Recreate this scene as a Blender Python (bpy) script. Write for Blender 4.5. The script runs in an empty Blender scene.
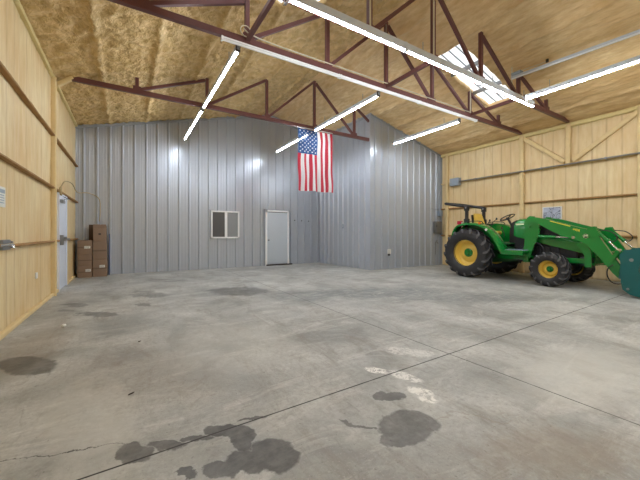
import bpy, bmesh, math, random
from mathutils import Vector, Matrix, noise
random.seed(7)
scene = bpy.context.scene
COL = scene.collection
PI = math.pi

# ------------------------------------------------------------------ dimensions (metres)
XL, XR, YB, YF = -1.319, 10.849, 11.502, -5.0
YJ, XJ = 8.162, 7.074
XC, ZRIDGE, SLOPE = 4.765, 5.962, 0.254
Y1, Y2, Y3 = 8.207, 5.089, 3.839
ZC = 4.48
def roof(x): return ZRIDGE - SLOPE * abs(x - XC)

# ------------------------------------------------------------------ materials
def lin(c):
    c = c / 255.0
    return c / 12.92 if c <= 0.04045 else ((c + 0.055) / 1.055) ** 2.4
def rgb(r, g, b): return (lin(r), lin(g), lin(b), 1.0)
def base_mat(name):
    m = bpy.data.materials.new(name); m.use_nodes = True
    nt = m.node_tree; return m, nt, nt.nodes['Principled BSDF']
def N(nt, t, **kw):
    n = nt.nodes.new(t)
    for k, v in kw.items(): setattr(n, k, v)
    return n
def plain(name, col, rough=0.5, metal=0.0, var=0.06, scale=8.0, bump=0.0, coat=0.0):
    m, nt, b = base_mat(name)
    tc = N(nt, 'ShaderNodeTexCoord'); ns = N(nt, 'ShaderNodeTexNoise'); ns.inputs['Scale'].default_value = scale
    ns.inputs['Detail'].default_value = 5
    nt.links.new(tc.outputs['Object'], ns.inputs['Vector'])
    mx = N(nt, 'ShaderNodeMix', data_type='RGBA')
    mx.inputs[6].default_value = tuple(c * (1 - var) for c in col[:3]) + (1,)
    mx.inputs[7].default_value = tuple(min(1, c * (1 + var)) for c in col[:3]) + (1,)
    nt.links.new(ns.outputs['Fac'], mx.inputs[0]); nt.links.new(mx.outputs[2], b.inputs['Base Color'])
    b.inputs['Roughness'].default_value = rough; b.inputs['Metallic'].default_value = metal
    b.inputs['Coat Weight'].default_value = coat
    if bump:
        bp = N(nt, 'ShaderNodeBump'); bp.inputs['Strength'].default_value = bump; bp.inputs['Distance'].default_value = 0.01
        nt.links.new(ns.outputs['Fac'], bp.inputs['Height']); nt.links.new(bp.outputs['Normal'], b.inputs['Normal'])
    return m
def emit(name, col, s):
    m, nt, b = base_mat(name)
    b.inputs['Base Color'].default_value = (0.8, 0.8, 0.8, 1)
    b.inputs['Emission Color'].default_value = col; b.inputs['Emission Strength'].default_value = s
    return m
def foam_mat(name, cA, cB, cC, stretch, scale, bumpd, streak=0.5, ridge_edges=False):
    """sprayed foam: colour wanders between three tans, with streaks and lumps"""
    m, nt, b = base_mat(name)
    geo = N(nt, 'ShaderNodeNewGeometry')
    mp = N(nt, 'ShaderNodeMapping'); mp.inputs['Scale'].default_value = stretch
    nt.links.new(geo.outputs['Position'], mp.inputs['Vector'])
    n1 = N(nt, 'ShaderNodeTexNoise'); n1.inputs['Scale'].default_value = scale; n1.inputs['Detail'].default_value = 6; n1.inputs['Roughness'].default_value = 0.65
    nt.links.new(mp.outputs['Vector'], n1.inputs['Vector'])
    n2 = N(nt, 'ShaderNodeTexNoise'); n2.inputs['Scale'].default_value = 0.9; n2.inputs['Detail'].default_value = 4
    nt.links.new(geo.outputs['Position'], n2.inputs['Vector'])
    r1 = N(nt, 'ShaderNodeMapRange'); r1.inputs[1].default_value = 0.35; r1.inputs[2].default_value = 0.65
    nt.links.new(n1.outputs['Fac'], r1.inputs[0])
    r2 = N(nt, 'ShaderNodeMapRange'); r2.inputs[1].default_value = 0.35; r2.inputs[2].default_value = 0.7; r2.inputs[4].default_value = streak
    nt.links.new(n2.outputs['Fac'], r2.inputs[0])
    a = N(nt, 'ShaderNodeMix', data_type='RGBA'); a.inputs[6].default_value = cA; a.inputs[7].default_value = cB
    nt.links.new(r1.outputs[0], a.inputs[0])
    c = N(nt, 'ShaderNodeMix', data_type='RGBA'); c.inputs[7].default_value = cC
    nt.links.new(r2.outputs[0], c.inputs[0]); nt.links.new(a.outputs[2], c.inputs[6])
    nt.links.new(c.outputs[2], b.inputs['Base Color'])
    b.inputs['Roughness'].default_value = 0.55
    b.inputs['Specular IOR Level'].default_value = 0.4
    n3 = N(nt, 'ShaderNodeTexNoise'); n3.inputs['Scale'].default_value = 8; n3.inputs['Detail'].default_value = 3; n3.inputs['Distortion'].default_value = 0.4
    nt.links.new(mp.outputs['Vector'], n3.inputs['Vector'])
    bp = N(nt, 'ShaderNodeBump'); bp.inputs['Strength'].default_value = 0.9; bp.inputs['Distance'].default_value = bumpd
    nt.links.new(n3.outputs['Fac'], bp.inputs['Height']); nt.links.new(bp.outputs['Normal'], b.inputs['Normal'])
    return m, nt, b, c, geo

M = {}
M['foam_ceiling_a'], *_ = foam_mat('rough sprayed foam', rgb(196, 164, 106), rgb(238, 210, 156), rgb(212, 174, 112), (1, 1, 1), 5, 0.07, .5)
M['foam_ceiling_b'], *_ = foam_mat('smoother sprayed foam', rgb(212, 178, 126), rgb(246, 222, 176), rgb(228, 190, 134), (1.5, 0.45, 1.5), 6, 0.03, .6)
def wall_foam(name, cA, cB, cC, seam, per, off):
    m, nt, b, c, geo = foam_mat(name, cA, cB, cC, (2.2, 2.2, 0.35), 4, 0.006, .55)
    # brownish seams where the foam is thin over the panel laps
    sx = N(nt, 'ShaderNodeSeparateXYZ'); nt.links.new(geo.outputs['Position'], sx.inputs[0])
    wob = N(nt, 'ShaderNodeTexNoise'); wob.inputs['Scale'].default_value = 1.7; nt.links.new(geo.outputs['Position'], wob.inputs['Vector'])
    w2 = N(nt, 'ShaderNodeMath', operation='MULTIPLY_ADD'); w2.inputs[1].default_value = 0.05; nt.links.new(wob.outputs['Fac'], w2.inputs[0]); nt.links.new(sx.outputs['Y'], w2.inputs[2])
    pp = N(nt, 'ShaderNodeMath', operation='PINGPONG'); pp.inputs[1].default_value = per / 2
    nt.links.new(w2.outputs[0], pp.inputs[0])
    mr = N(nt, 'ShaderNodeMapRange'); mr.inputs[1].default_value = 0.0; mr.inputs[2].default_value = 0.03; mr.inputs[3].default_value = 0.55; mr.inputs[4].default_value = 0
    nt.links.new(pp.outputs[0], mr.inputs[0])
    n4 = N(nt, 'ShaderNodeTexNoise'); n4.inputs['Scale'].default_value = 1.1; nt.links.new(geo.outputs['Position'], n4.inputs['Vector'])
    mu = N(nt, 'ShaderNodeMath', operation='MULTIPLY'); nt.links.new(mr.outputs[0], mu.inputs[0])
    r4 = N(nt, 'ShaderNodeMapRange'); r4.inputs[1].default_value = .35; r4.inputs[2].default_value = .65; r4.inputs[3].default_value = .3
    nt.links.new(n4.outputs['Fac'], r4.inputs[0]); nt.links.new(r4.outputs[0], mu.inputs[1])
    s = N(nt, 'ShaderNodeMix', data_type='RGBA'); s.inputs[7].default_value = seam
    nt.links.new(mu.outputs[0], s.inputs[0]); nt.links.new(c.outputs[2], s.inputs[6]); nt.links.new(s.outputs[2], b.inputs['Base Color'])
    return m
M['foam_left'] = wall_foam('sprayed foam left', rgb(218, 194, 144), rgb(236, 218, 176), rgb(216, 176, 114), rgb(168, 130, 78), 0.305, 0)
M['foam_right'] = wall_foam('sprayed foam right', rgb(222, 198, 150), rgb(238, 220, 180), rgb(220, 186, 132), rgb(162, 124, 78), 0.305, 0)
M['foam_post'] = plain('foam on steel', rgb(224, 200, 150), 0.75, 0, 0.12, 6, 0.6)
M['foam_girt'] = plain('foam on girt', rgb(158, 120, 72), 0.75, 0, 0.3, 5, 0.6)
M['foam_bead'] = plain('foam bead', rgb(226, 208, 150), 0.75, 0, 0.12, 7, 0.6)
M['panel'] = plain('galvanised wall panel', rgb(183, 190, 201), 0.28, 0.32, 0.04, 1.5)
M['panel_trim'] = plain('wall panel trim', rgb(160, 168, 180), 0.4, 0.2, 0.04, 2)
M['red_steel'] = plain('red oxide steel', rgb(108, 68, 66), 0.45, 0.1, 0.2, 3)
M['white_metal'] = plain('white enamel', rgb(244, 246, 248), 0.35)
M['fixture'] = plain('fixture housing', rgb(196, 204, 214), 0.4)
M['tube'] = emit('lit tube', (0.90, 0.95, 1.0, 1), 24.0)
M['dead_tube'] = plain('unlit tube', rgb(235, 238, 240), 0.3)
M['sky'] = emit('translucent roof panel', (0.93, 0.97, 1.0, 1), .33)
M['door'] = plain('door paint', rgb(196, 206, 216), 0.4, 0, 0.02)
M['door_white'] = plain('white door paint', rgb(222, 228, 240), 0.4, 0, 0.02)
M['steel'] = plain('zinc steel', rgb(150, 154, 158), 0.35, 0.8)
M['dark_metal'] = plain('dark bronze', rgb(60, 52, 48), 0.5, 0.3)
M['box_grey'] = plain('grey enclosure', rgb(150, 164, 180), 0.45, 0.1)
M['box_dark'] = plain('dull grey enclosure', rgb(112, 112, 110), 0.5, 0.2)
M['plastic_white'] = plain('white plastic', rgb(235, 235, 232), 0.4)
M['black'] = plain('black plastic', rgb(28, 28, 30), 0.45)
M['rubber'] = plain('tyre rubber', rgb(42, 42, 45), 0.6, 0, 0.5, 9, 0.3)
M['green'] = plain('tractor green', rgb(16, 126, 50), 0.24, 0, 0.08, 4, 0, 0.5)
M['green_dark'] = plain('dusty green casting', rgb(30, 84, 44), 0.5, 0, 0.25, 6)
M['yellow'] = plain('wheel yellow', rgb(236, 204, 96), 0.35, 0, 0.1, 5)
M['tread'] = plain('dusty tread rubber with painted light', rgb(92, 92, 94), 0.8, 0, 0.3, 12)  # dust plus painted-in light, lifting the lug tops off the carcass
M['seat_yellow'] = plain('seat yellow', rgb(226, 190, 84), 0.6)
M['decal_yellow'] = plain('decal yellow', rgb(240, 220, 60), 0.4)
M['decal_white'] = plain('decal pale', rgb(226, 236, 190), 0.4)
M['teal'] = plain('bucket teal', rgb(12, 92, 92), 0.4, 0, 0.15, 4)
M['engine'] = plain('engine black', rgb(34, 36, 42), 0.5, 0.2, 0.3, 10)
M['chrome'] = plain('chrome rod', rgb(215, 218, 222), 0.15, 1.0)
M['orange'] = plain('amber lens', rgb(220, 110, 30), 0.3)
M['lamp_red'] = plain('red lens', rgb(190, 30, 60), 0.3)
M['card'] = plain('cardboard', rgb(140, 118, 100), 0.85, 0, 0.12, 3)
M['card_dark'] = plain('dark cardboard', rgb(84, 66, 54), 0.85, 0, 0.12, 3)
M['tape'] = plain('packing tape', rgb(112, 92, 76), 0.5)
M['paper'] = plain('paper label', rgb(228, 228, 222), 0.7)
M['blue'] = plain('blue edge', rgb(50, 78, 128), 0.5)
M['cable_white'] = plain('white cable', rgb(214, 208, 186), 0.5)
M['cord'] = plain('tan cord', rgb(176, 158, 118), 0.6)
M['sole'] = plain('lens clear', rgb(230, 234, 236), 0.15)

def glass_pane(name, col, rough):
    m, nt, b = base_mat(name)
    b.inputs['Base Color'].default_value = col; b.inputs['Roughness'].default_value = rough
    b.inputs['Coat Weight'].default_value = 1.0; b.inputs['Coat Roughness'].default_value = 0.03
    return m
M['pane_dark'] = glass_pane('screened glass', rgb(70, 74, 80), 0.5)
M['pane_light'] = glass_pane('glass over blind', rgb(138, 144, 150), 0.4)

# flag cloth: thin enough that a lamp behind it shows through
def cloth(name, col):
    m, nt, b = base_mat(name)
    out = nt.nodes['Material Output']
    b.inputs['Base Color'].default_value = col; b.inputs['Roughness'].default_value = 0.8
    tl = N(nt, 'ShaderNodeBsdfTranslucent'); tl.inputs['Color'].default_value = col
    tr = N(nt, 'ShaderNodeBsdfTransparent')
    a = N(nt, 'ShaderNodeMixShader'); a.inputs[0].default_value = 0.35
    nt.links.new(b.outputs[0], a.inputs[1]); nt.links.new(tl.outputs[0], a.inputs[2])
    c = N(nt, 'ShaderNodeMixShader'); c.inputs[0].default_value = 0.05
    nt.links.new(a.outputs[0], c.inputs[1]); nt.links.new(tr.outputs[0], c.inputs[2])
    nt.links.new(c.outputs[0], out.inputs['Surface'])
    return m
M['flag_red'] = cloth('flag red', rgb(200, 48, 70))
M['flag_white'] = cloth('flag white', rgb(240, 238, 240))
M['flag_blue'] = cloth('flag blue', rgb(52, 88, 140))

# painted picture of bare branches on the right wall
def picture_mat():
    m, nt, b = base_mat('winter tree picture')
    tc = N(nt, 'ShaderNodeTexCoord')
    n = N(nt, 'ShaderNodeTexNoise'); n.inputs['Scale'].default_value = 5; n.inputs['Detail'].default_value = 6
    nt.links.new(tc.outputs['Object'], n.inputs['Vector'])
    v = N(nt, 'ShaderNodeTexVoronoi', feature='DISTANCE_TO_EDGE'); v.inputs['Scale'].default_value = 7
    mxv = N(nt, 'ShaderNodeMix', data_type='VECTOR'); mxv.inputs[0].default_value = 0.25
    nt.links.new(tc.outputs['Object'], mxv.inputs[4]); nt.links.new(n.outputs['Color'], mxv.inputs[5]); nt.links.new(mxv.outputs[1], v.inputs['Vector'])
    r = N(nt, 'ShaderNodeMapRange'); r.inputs[1].default_value = 0.0; r.inputs[2].default_value = 0.06
    nt.links.new(v.outputs['Distance'], r.inputs[0])
    cr = N(nt, 'ShaderNodeMix', data_type='RGBA'); cr.inputs[6].default_value = rgb(120, 132, 164); cr.inputs[7].default_value = rgb(222, 228, 240)
    nt.links.new(n.outputs['Fac'], cr.inputs[0])
    mx = N(nt, 'ShaderNodeMix', data_type='RGBA'); mx.inputs[6].default_value = rgb(58, 62, 84)
    nt.links.new(r.outputs[0], mx.inputs[0]); nt.links.new(cr.outputs[2], mx.inputs[7]); nt.links.new(mx.outputs[2], b.inputs['Base Color'])
    b.inputs['Roughness'].default_value = 0.3
    return m
M['picture'] = picture_mat()

# ------------------------------------------------------------------ concrete
def concrete():
    m, nt, b = base_mat('stained concrete slab')
    L = nt.links.new
    geo = N(nt, 'ShaderNodeNewGeometry')
    def noise_(scale, detail=6, rough=.6, dist=0, vec=None, st=None):
        n = N(nt, 'ShaderNodeTexNoise'); n.inputs['Scale'].default_value = scale; n.inputs['Detail'].default_value = detail
        n.inputs['Roughness'].default_value = rough; n.inputs['Distortion'].default_value = dist
        src = vec or geo.outputs['Position']
        if st:
            mp = N(nt, 'ShaderNodeMapping'); mp.inputs['Scale'].default_value = st[0]; mp.inputs['Rotation'].default_value = (0, 0, st[1])
            L(src, mp.inputs['Vector']); src = mp.outputs['Vector']
        L(src, n.inputs['Vector']); return n.outputs['Fac']
    def rng(x, a, c, lo=0., hi=1.):
        r = N(nt, 'ShaderNodeMapRange'); r.inputs[1].default_value = a; r.inputs[2].default_value = c
        r.inputs[3].default_value = lo; r.inputs[4].default_value = hi; L(x, r.inputs[0]); return r.outputs[0]
    def math_(op, a, c, clamp=False):
        n = N(nt, 'ShaderNodeMath', operation=op); n.use_clamp = clamp
        for i, v in enumerate((a, c)):
            if isinstance(v, (int, float)): n.inputs[i].default_value = v
            elif v is not None: L(v, n.inputs[i])
        return n.outputs[0]
    def mix(f, a, c):
        n = N(nt, 'ShaderNodeMix', data_type='RGBA')
        L(f, n.inputs[0])
        for i, v in ((6, a), (7, c)):
            if isinstance(v, tuple): n.inputs[i].default_value = v
            else: L(v, n.inputs[i])
        return n.outputs[2]
    col = mix(rng(noise_(1.1, 8, .6, .5), .35, .65), rgb(148, 150, 147), rgb(204, 206, 202))
    col = mix(rng(noise_(0.7, 6, .6, .8, st=((1, 2.2, 1), .6)), .45, .72, 0, .55), col, rgb(172, 175, 175))
    col = mix(rng(noise_(2.6, 9, .75, 1.2, st=((1, .35, 1), -.5)), .50, .66, 0, .6), col, rgb(136, 129, 119))
    col = mix(rng(noise_(1.9, 9, .75, 1., st=((.4, 1.4, 1), .3)), .52, .66, 0, .65), col, rgb(218, 218, 213))
    col = mix(rng(noise_(24, 6, .8), .38, .68, 0, .5), col, rgb(134, 132, 127))
    col = mix(rng(noise_(7, 8, .75, 2.0, st=((1, .5, 1), .9)), .54, .70, 0, .45), col, rgb(118, 114, 109))
    col = mix(rng(noise_(60, 3, .7), .58, .75, 0, .5), col, rgb(206, 204, 198))
    col = mix(rng(noise_(38, 3, .7), .62, .72, 0, .6), col, rgb(92, 88, 84))
    # wobble for the stain outlines
    wn = N(nt, 'ShaderNodeTexNoise'); wn.inputs['Scale'].default_value = 6.0; wn.inputs['Detail'].default_value = 7; wn.inputs['Roughness'].default_value = .6
    L(geo.outputs['Position'], wn.inputs['Vector'])
    ws = N(nt, 'ShaderNodeVectorMath', operation='SUBTRACT'); ws.inputs[1].default_value = (.5, .5, .5); L(wn.outputs['Color'], ws.inputs[0])
    def blobs(lst, wob, soft):
        sc = N(nt, 'ShaderNodeVectorMath', operation='SCALE'); sc.inputs['Scale'].default_value = wob; L(ws.outputs[0], sc.inputs[0])
        ad = N(nt, 'ShaderNodeVectorMath', operation='ADD'); L(sc.outputs[0], ad.inputs[0]); L(geo.outputs['Position'], ad.inputs[1])
        acc = None
        for (cx, cy), (ax, ay), (bx_, by_), k in lst:
            det = ax * by_ - ay * bx_
            r1 = (by_ / det, -bx_ / det, 0); r2 = (-ay / det, ax / det, 0)
            s = N(nt, 'ShaderNodeVectorMath', operation='SUBTRACT'); s.inputs[1].default_value = (cx, cy, 0); L(ad.outputs[0], s.inputs[0])
            d1 = N(nt, 'ShaderNodeVectorMath', operation='DOT_PRODUCT'); d1.inputs[1].default_value = r1; L(s.outputs[0], d1.inputs[0])
            d2 = N(nt, 'ShaderNodeVectorMath', operation='DOT_PRODUCT'); d2.inputs[1].default_value = r2; L(s.outputs[0], d2.inputs[0])
            q = math_('ADD', math_('POWER', d1.outputs['Value'], 2), math_('POWER', d2.outputs['Value'], 2))
            f = rng(q, 1.0 - soft, 1.0 + soft, k, 0)
            acc = f if acc is None else math_('MAXIMUM', acc, f)
        return acc
    # soft pale and brown areas
    pale = blobs([((3.54, 1.16), (.47, -.29), (-.76, -.25), .6), ((-.22, 2.65), (.265, -.165), (.055, -.62), .45),
                  ((1.0, 3.6), (.6, -.3), (.3, .7), .3)], .5, .7)
    col = mix(pale, col, rgb(204, 204, 197))
    brown = blobs([((2.12, .8), (.4, -.24), (-.25, -.1), .5), ((2.0, 1.25), (.25, -.2), (-.1, .1), .35), ((-.9, 4.6), (.25, -.2), (.1, .9), .45), ((.1, 3.2), (.5, -.4), (.1, .5), .25)], .5, .8)
    col = mix(brown, col, rgb(140, 126, 108))
    # damp dark staining; the last entry is a broad darkening under the tractor
    dark_marks = [((-.82, 3.98), (.24, -.15), (.055, -.275), .75),
        ((.03, 2.06), (.085, -.05), (0, -.10), .8), ((.20, 2.03), (.1, -.06), (-.01, -.05), .8), ((.36, 2.0), (.09, -.06), (-.01, -.03), .8),
        ((.53, 1.98), (.12, -.08), (-.02, -.07), .9), ((.60, 1.86), (.06, -.04), (-.03, -.11), .9), ((.71, 2.03), (.09, -.03), (0, .02), .8),
        ((.70, 1.63), (.12, -.08), (-.05, -.13), .85), ((.56, 1.66), (.10, -.07), (-.03, -.09), .85), ((.41, 1.68), (.08, -.05), (-.015, -.06), .85),
        ((.25, 1.74), (.05, -.035), (0, -.045), .85),
        ((1.53, 1.43), (.14, -.10), (-.14, -.13), .75), ((1.66, 1.42), (.10, -.05), (-.04, -.12), .7), ((1.40, 1.38), (.09, -.05), (-.08, -.06), .7), ((1.74, 1.74), (.09, -.05), (-.04, -.05), .75), ((1.66, 1.80), (.05, -.02), (-.04, -.05), .7), ((1.28, 1.60), (.035, -.02), (-.07, .09), .7),
        ((2.07, 6.68), (.55, -.34), (-.15, -.5), .7), ((-.4, 5.93), (.30, -.19), (.02, -.2), .6), ((.38, 7.21), (.34, -.22), (-.02, -.3), .55),
        ((.3, 7.7), (.2, -.12), (0, -.15), .5), ((-.81, 6.9), (.18, -.11), (.03, -.2), .55), ((-.87, 6.44), (.12, -.07), (.02, -.13), .5),
        ((.22, 6.26), (.11, -.07), (-.01, -.13), .6), ((.9, 9.2), (.5, -.3), (0, -.3), .3), ((9.0, 4.4), (1.0, 0), (0, 1.3), .3)]
    # smeared tracks across the middle of the floor
    dk = blobs(dark_marks[:17], .17, .14); dk = math_('MAXIMUM', dk, blobs(dark_marks[17:], .45, .3))
    dk = math_('MULTIPLY', dk, rng(noise_(9, 5, .6), .3, .6, .72, 1))
    col = mix(dk, col, rgb(66, 65, 64))
    smear = blobs([((4.4, 5.0), (1.6, -.8), (-.5, -.35), .6), ((3.2, 5.5), (.9, -.3), (-.2, -.5), .5), ((5.5, 3.9), (1.2, -.8), (-.4, -.3), .5)], .7, .6)
    smear = math_('MULTIPLY', smear, rng(noise_(5, 7, .75, 1.5, st=((.5, 1.6, 1), .5)), .36, .50))
    col = mix(smear, col, rgb(98, 105, 108))
    # chalky scrape marks
    ch = blobs([((1.93, 2.14), (.05, -.09), (.05, .03), .9), ((2.06, 1.93), (.05, -.14), (.06, .03), .75), ((1.97, 1.68), (.04, -.09), (.05, .04), .85), ((1.93, 1.58), (.03, -.07), (.05, .03), .85),
                ((2.46, 2.38), (.08, -.1), (.1, .05), .5), ((2.6, 2.2), (.08, -.1), (.1, .05), .4)], .1, .3)
    ch = math_('MULTIPLY', ch, rng(noise_(18, 3, .7, 1.5), .42, .52))
    col = mix(ch, col, rgb(244, 243, 238))
    # saw cut joints and hair cracks
    sp = N(nt, 'ShaderNodeSeparateXYZ'); L(geo.outputs['Position'], sp.inputs[0])
    def line(expr, w, k): return rng(math_('ABSOLUTE', expr, None), w, w * 1.8, k, 0)
    jx = line(math_('SUBTRACT', sp.outputs['X'], 2.84), .004, .95)
    jy = line(math_('SUBTRACT', math_('SUBTRACT', sp.outputs['Y'], 1.99), math_('MULTIPLY', sp.outputs['X'], .018)), .0045, 1.)
    jj = math_('MAXIMUM', jx, jy)
    for c0 in (6.7, -.9): jj = math_('MAXIMUM', jj, line(math_('SUBTRACT', sp.outputs['Y'], c0), .004, .45))
    cw = math_('MULTIPLY', math_('SUBTRACT', noise_(2.2, 7, .7), .5), .25)
    crk = line(math_('ADD', math_('ADD', sp.outputs['Y'], math_('MULTIPLY', sp.outputs['X'], .3)), math_('SUBTRACT', cw, 2.19)), .0025, .9)
    crk = math_('MULTIPLY', crk, rng(sp.outputs['X'], -.15, .1, 1, 0))
    jj = math_('MAXIMUM', jj, crk)
    jj = math_('MULTIPLY', jj, rng(noise_(3.5, 5, .7), .3, .5, .55, 1))
    col = mix(jj, col, rgb(44, 42, 40))
    L(col, b.inputs['Base Color'])
    ro = rng(noise_(2.2, 6, .6), .3, .7, .42, .68)
    pass; L(math_('SUBTRACT', ro, math_('MULTIPLY', dk, .12)), b.inputs['Roughness'])
    b.inputs['Specular IOR Level'].default_value = 0.42
    bp = N(nt, 'ShaderNodeBump'); bp.inputs['Strength'].default_value = .35; bp.inputs['Distance'].default_value = .006
    hgt = math_('SUBTRACT', noise_(18, 6, .7), math_('MULTIPLY', jj, 1.0))
    L(hgt, bp.inputs['Height']); L(bp.outputs['Normal'], b.inputs['Normal'])
    return m
M['floor'] = concrete()

# ------------------------------------------------------------------ mesh helpers
def link(o, parent=None):
    COL.objects.link(o)
    if parent is not None: o.parent = parent
    return o
def smooth_by_angle(me, ang=35):
    bm = bmesh.new(); bm.from_mesh(me)
    lim = math.radians(ang)
    for f in bm.faces: f.smooth = True
    for e in bm.edges:
        if len(e.link_faces) != 2 or e.calc_face_angle(0) > lim: e.smooth = False
    bm.to_mesh(me); bm.free()
def obj(name, bm, mats, parent=None, smooth=True, recalc=True):
    if recalc: bmesh.ops.recalc_face_normals(bm, faces=bm.faces)
    me = bpy.data.meshes.new(name); bm.to_mesh(me); bm.free()
    for m in (mats if isinstance(mats, (list, tuple)) else [mats]): me.materials.append(M[m] if isinstance(m, str) else m)
    if smooth: smooth_by_angle(me)
    return link(bpy.data.objects.new(name, me), parent)
def tag(o, label, cat, group=None):
    o['label'] = label; o['category'] = cat
    if group: o['group'] = group
    return o
def thing(name, label, cat, loc=(0, 0, 0), rz=0, group=None):
    o = bpy.data.objects.new(name, None); o.empty_display_size = .2
    o.location = loc; o.rotation_euler = (0, 0, rz); COL.objects.link(o)
    return tag(o, label, cat, group)
def struct(o): o['kind'] = 'structure'; return o
def copy_tree(o, parent=None):
    c = o.copy(); COL.objects.link(c); c.parent = parent
    for ch in list(o.children): copy_tree(ch, c)
    return c

def box(bm, x0, x1, y0, y1, z0, z1, bev=0, mi=0):
    r = bmesh.ops.create_cube(bm, size=1)
    vs = r['verts']
    for v in vs:
        v.co = Vector(((x0 + x1) / 2 + v.co.x * (x1 - x0), (y0 + y1) / 2 + v.co.y * (y1 - y0), (z0 + z1) / 2 + v.co.z * (z1 - z0)))
    fs = {f for v in vs for f in v.link_faces}
    for f in fs: f.material_index = mi
    if bev:
        es = list({e for v in vs for e in v.link_edges})
        bmesh.ops.bevel(bm, geom=es, offset=bev, segments=2, affect='EDGES', profile=.6)
    return bm
def frame_of(p, q, up=Vector((0, 0, 1))):
    d = (q - p).normalized()
    if abs(d.dot(up)) > .98: up = Vector((0, 1, 0))
    s = d.cross(up).normalized(); u = s.cross(d).normalized()
    return d, s, u
def bar(bm, p, q, w, h=None, mi=0):
    p, q = Vector(p), Vector(q); h = h or w
    d, s, u = frame_of(p, q)
    vs = []
    for c in (p, q):
        for a, b_ in ((-1, -1), (1, -1), (1, 1), (-1, 1)): vs.append(bm.verts.new(c + s * a * w / 2 + u * b_ * h / 2))
    for f in ((0, 1, 2, 3), (7, 6, 5, 4), (0, 4, 5, 1), (1, 5, 6, 2), (2, 6, 7, 3), (3, 7, 4, 0)):
        bm.faces.new([vs[i] for i in f]).material_index = mi
    return bm
def tube(bm, pts, r, n=10, closed=False, caps=True, mi=0):
    pts = [Vector(p) for p in pts]; rs = r if isinstance(r, (list, tuple)) else [r] * len(pts)
    rings = []; prev = None
    for i, p in enumerate(pts):
        a = pts[i - 1] if (i or closed) else p; c = pts[(i + 1) % len(pts)] if (i < len(pts) - 1 or closed) else p
        d = (c - a).normalized()
        if prev is None:
            up = Vector((0, 0, 1)) if abs(d.z) < .9 else Vector((1, 0, 0))
            s = d.cross(up).normalized()
        else: s = (prev - d * prev.dot(d)).normalized()
        prev = s; u = s.cross(d)
        rings.append([bm.verts.new(p + (s * math.cos(2 * PI * k / n) + u * math.sin(2 * PI * k / n)) * rs[i]) for k in range(n)])
    m = len(rings)
    for i in range(m if closed else m - 1):
        A, B = rings[i], rings[(i + 1) % m]
        for k in range(n): bm.faces.new((A[k], A[(k + 1) % n], B[(k + 1) % n], B[k])).material_index = mi
    if caps and not closed:
        bm.faces.new(rings[0][::-1]).material_index = mi; bm.faces.new(rings[-1]).material_index = mi
    return bm
def curve(pts, n=6):
    """Catmull-Rom through pts"""
    P = [Vector(p) for p in pts]; P = [P[0] * 2 - P[1]] + P + [P[-1] * 2 - P[-2]]; out = []
    for i in range(1, len(P) - 2):
        for k in range(n):
            t = k / n
            out.append(.5 * ((2 * P[i]) + (P[i + 1] - P[i - 1]) * t + (2 * P[i - 1] - 5 * P[i] + 4 * P[i + 1] - P[i + 2]) * t * t + (3 * P[i] - P[i - 1] - 3 * P[i + 1] + P[i + 2]) * t ** 3))
    out.append(P[-2]); return out
def prism(bm, poly, axis, a0, a1, mi=0, bev=0):
    """poly of 2D points extruded along axis ('y': poly is (x,z); 'x': poly is (y,z); 'z': (x,y))"""
    def mk(p, a):
        return {'y': (p[0], a, p[1]), 'x': (a, p[0], p[1]), 'z': (p[0], p[1], a)}[axis]
    A = [bm.verts.new(mk(p, a0)) for p in poly]; B = [bm.verts.new(mk(p, a1)) for p in poly]
    fs = [bm.faces.new(A), bm.faces.new(B[::-1])]
    n = len(poly)
    for i in range(n): fs.append(bm.faces.new((A[i], A[(i + 1) % n], B[(i + 1) % n], B[i])))
    for f in fs: f.material_index = mi
    if bev:
        es = list(set(e for f in fs[:2] for e in f.edges))
        bmesh.ops.bevel(bm, geom=es, offset=bev, segments=2, affect='EDGES')
    return bm
def lathe(bm, prof, c, axis='y', n=40, mi=0, closed=False, cap=True):
    """prof: (radius, offset along axis)"""
    c = Vector(c); rings = []
    for r, t in prof:
        ring = []
        for k in range(n):
            a = 2 * PI * k / n; u, v = r * math.cos(a), r * math.sin(a)
            off = {'y': (u, t, v), 'x': (t, u, v), 'z': (u, v, t)}[axis]
            ring.append(bm.verts.new(c + Vector(off)))
        rings.append(ring)
    m = len(rings)
    for i in range(m if closed else m - 1):
        A, B = rings[i], rings[(i + 1) % m]
        for k in range(n): bm.faces.new((A[k], A[(k + 1) % n], B[(k + 1) % n], B[k])).material_index = mi
    if not closed and cap:
        if prof[0][0] > 1e-4: bm.faces.new(rings[0])
        if prof[-1][0] > 1e-4: bm.faces.new(rings[-1][::-1])
    return bm
def NB(): return bmesh.new()
def text_mesh(name, body, size, mat, parent, mtx, depth=.001):
    cu = bpy.data.curves.new(name, 'FONT'); cu.body = body; cu.size = size; cu.extrude = depth; cu.align_x = 'CENTER'; cu.align_y = 'CENTER'
    tmp = bpy.data.objects.new('tmp', cu); COL.objects.link(tmp)
    bpy.context.view_layer.update()
    me = bpy.data.meshes.new_from_object(tmp.evaluated_get(bpy.context.evaluated_depsgraph_get()))
    bpy.data.objects.remove(tmp)
    me.transform(mtx); me.materials.clear(); me.materials.append(M[mat])
    return link(bpy.data.objects.new(name, me), parent)

# ------------------------------------------------------------------ floor
bm = NB(); box(bm, XL - .3, XR + .3, YF - .3, YB + .3, -.2, 0)
struct(obj('floor', bm, 'floor', smooth=False))

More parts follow.
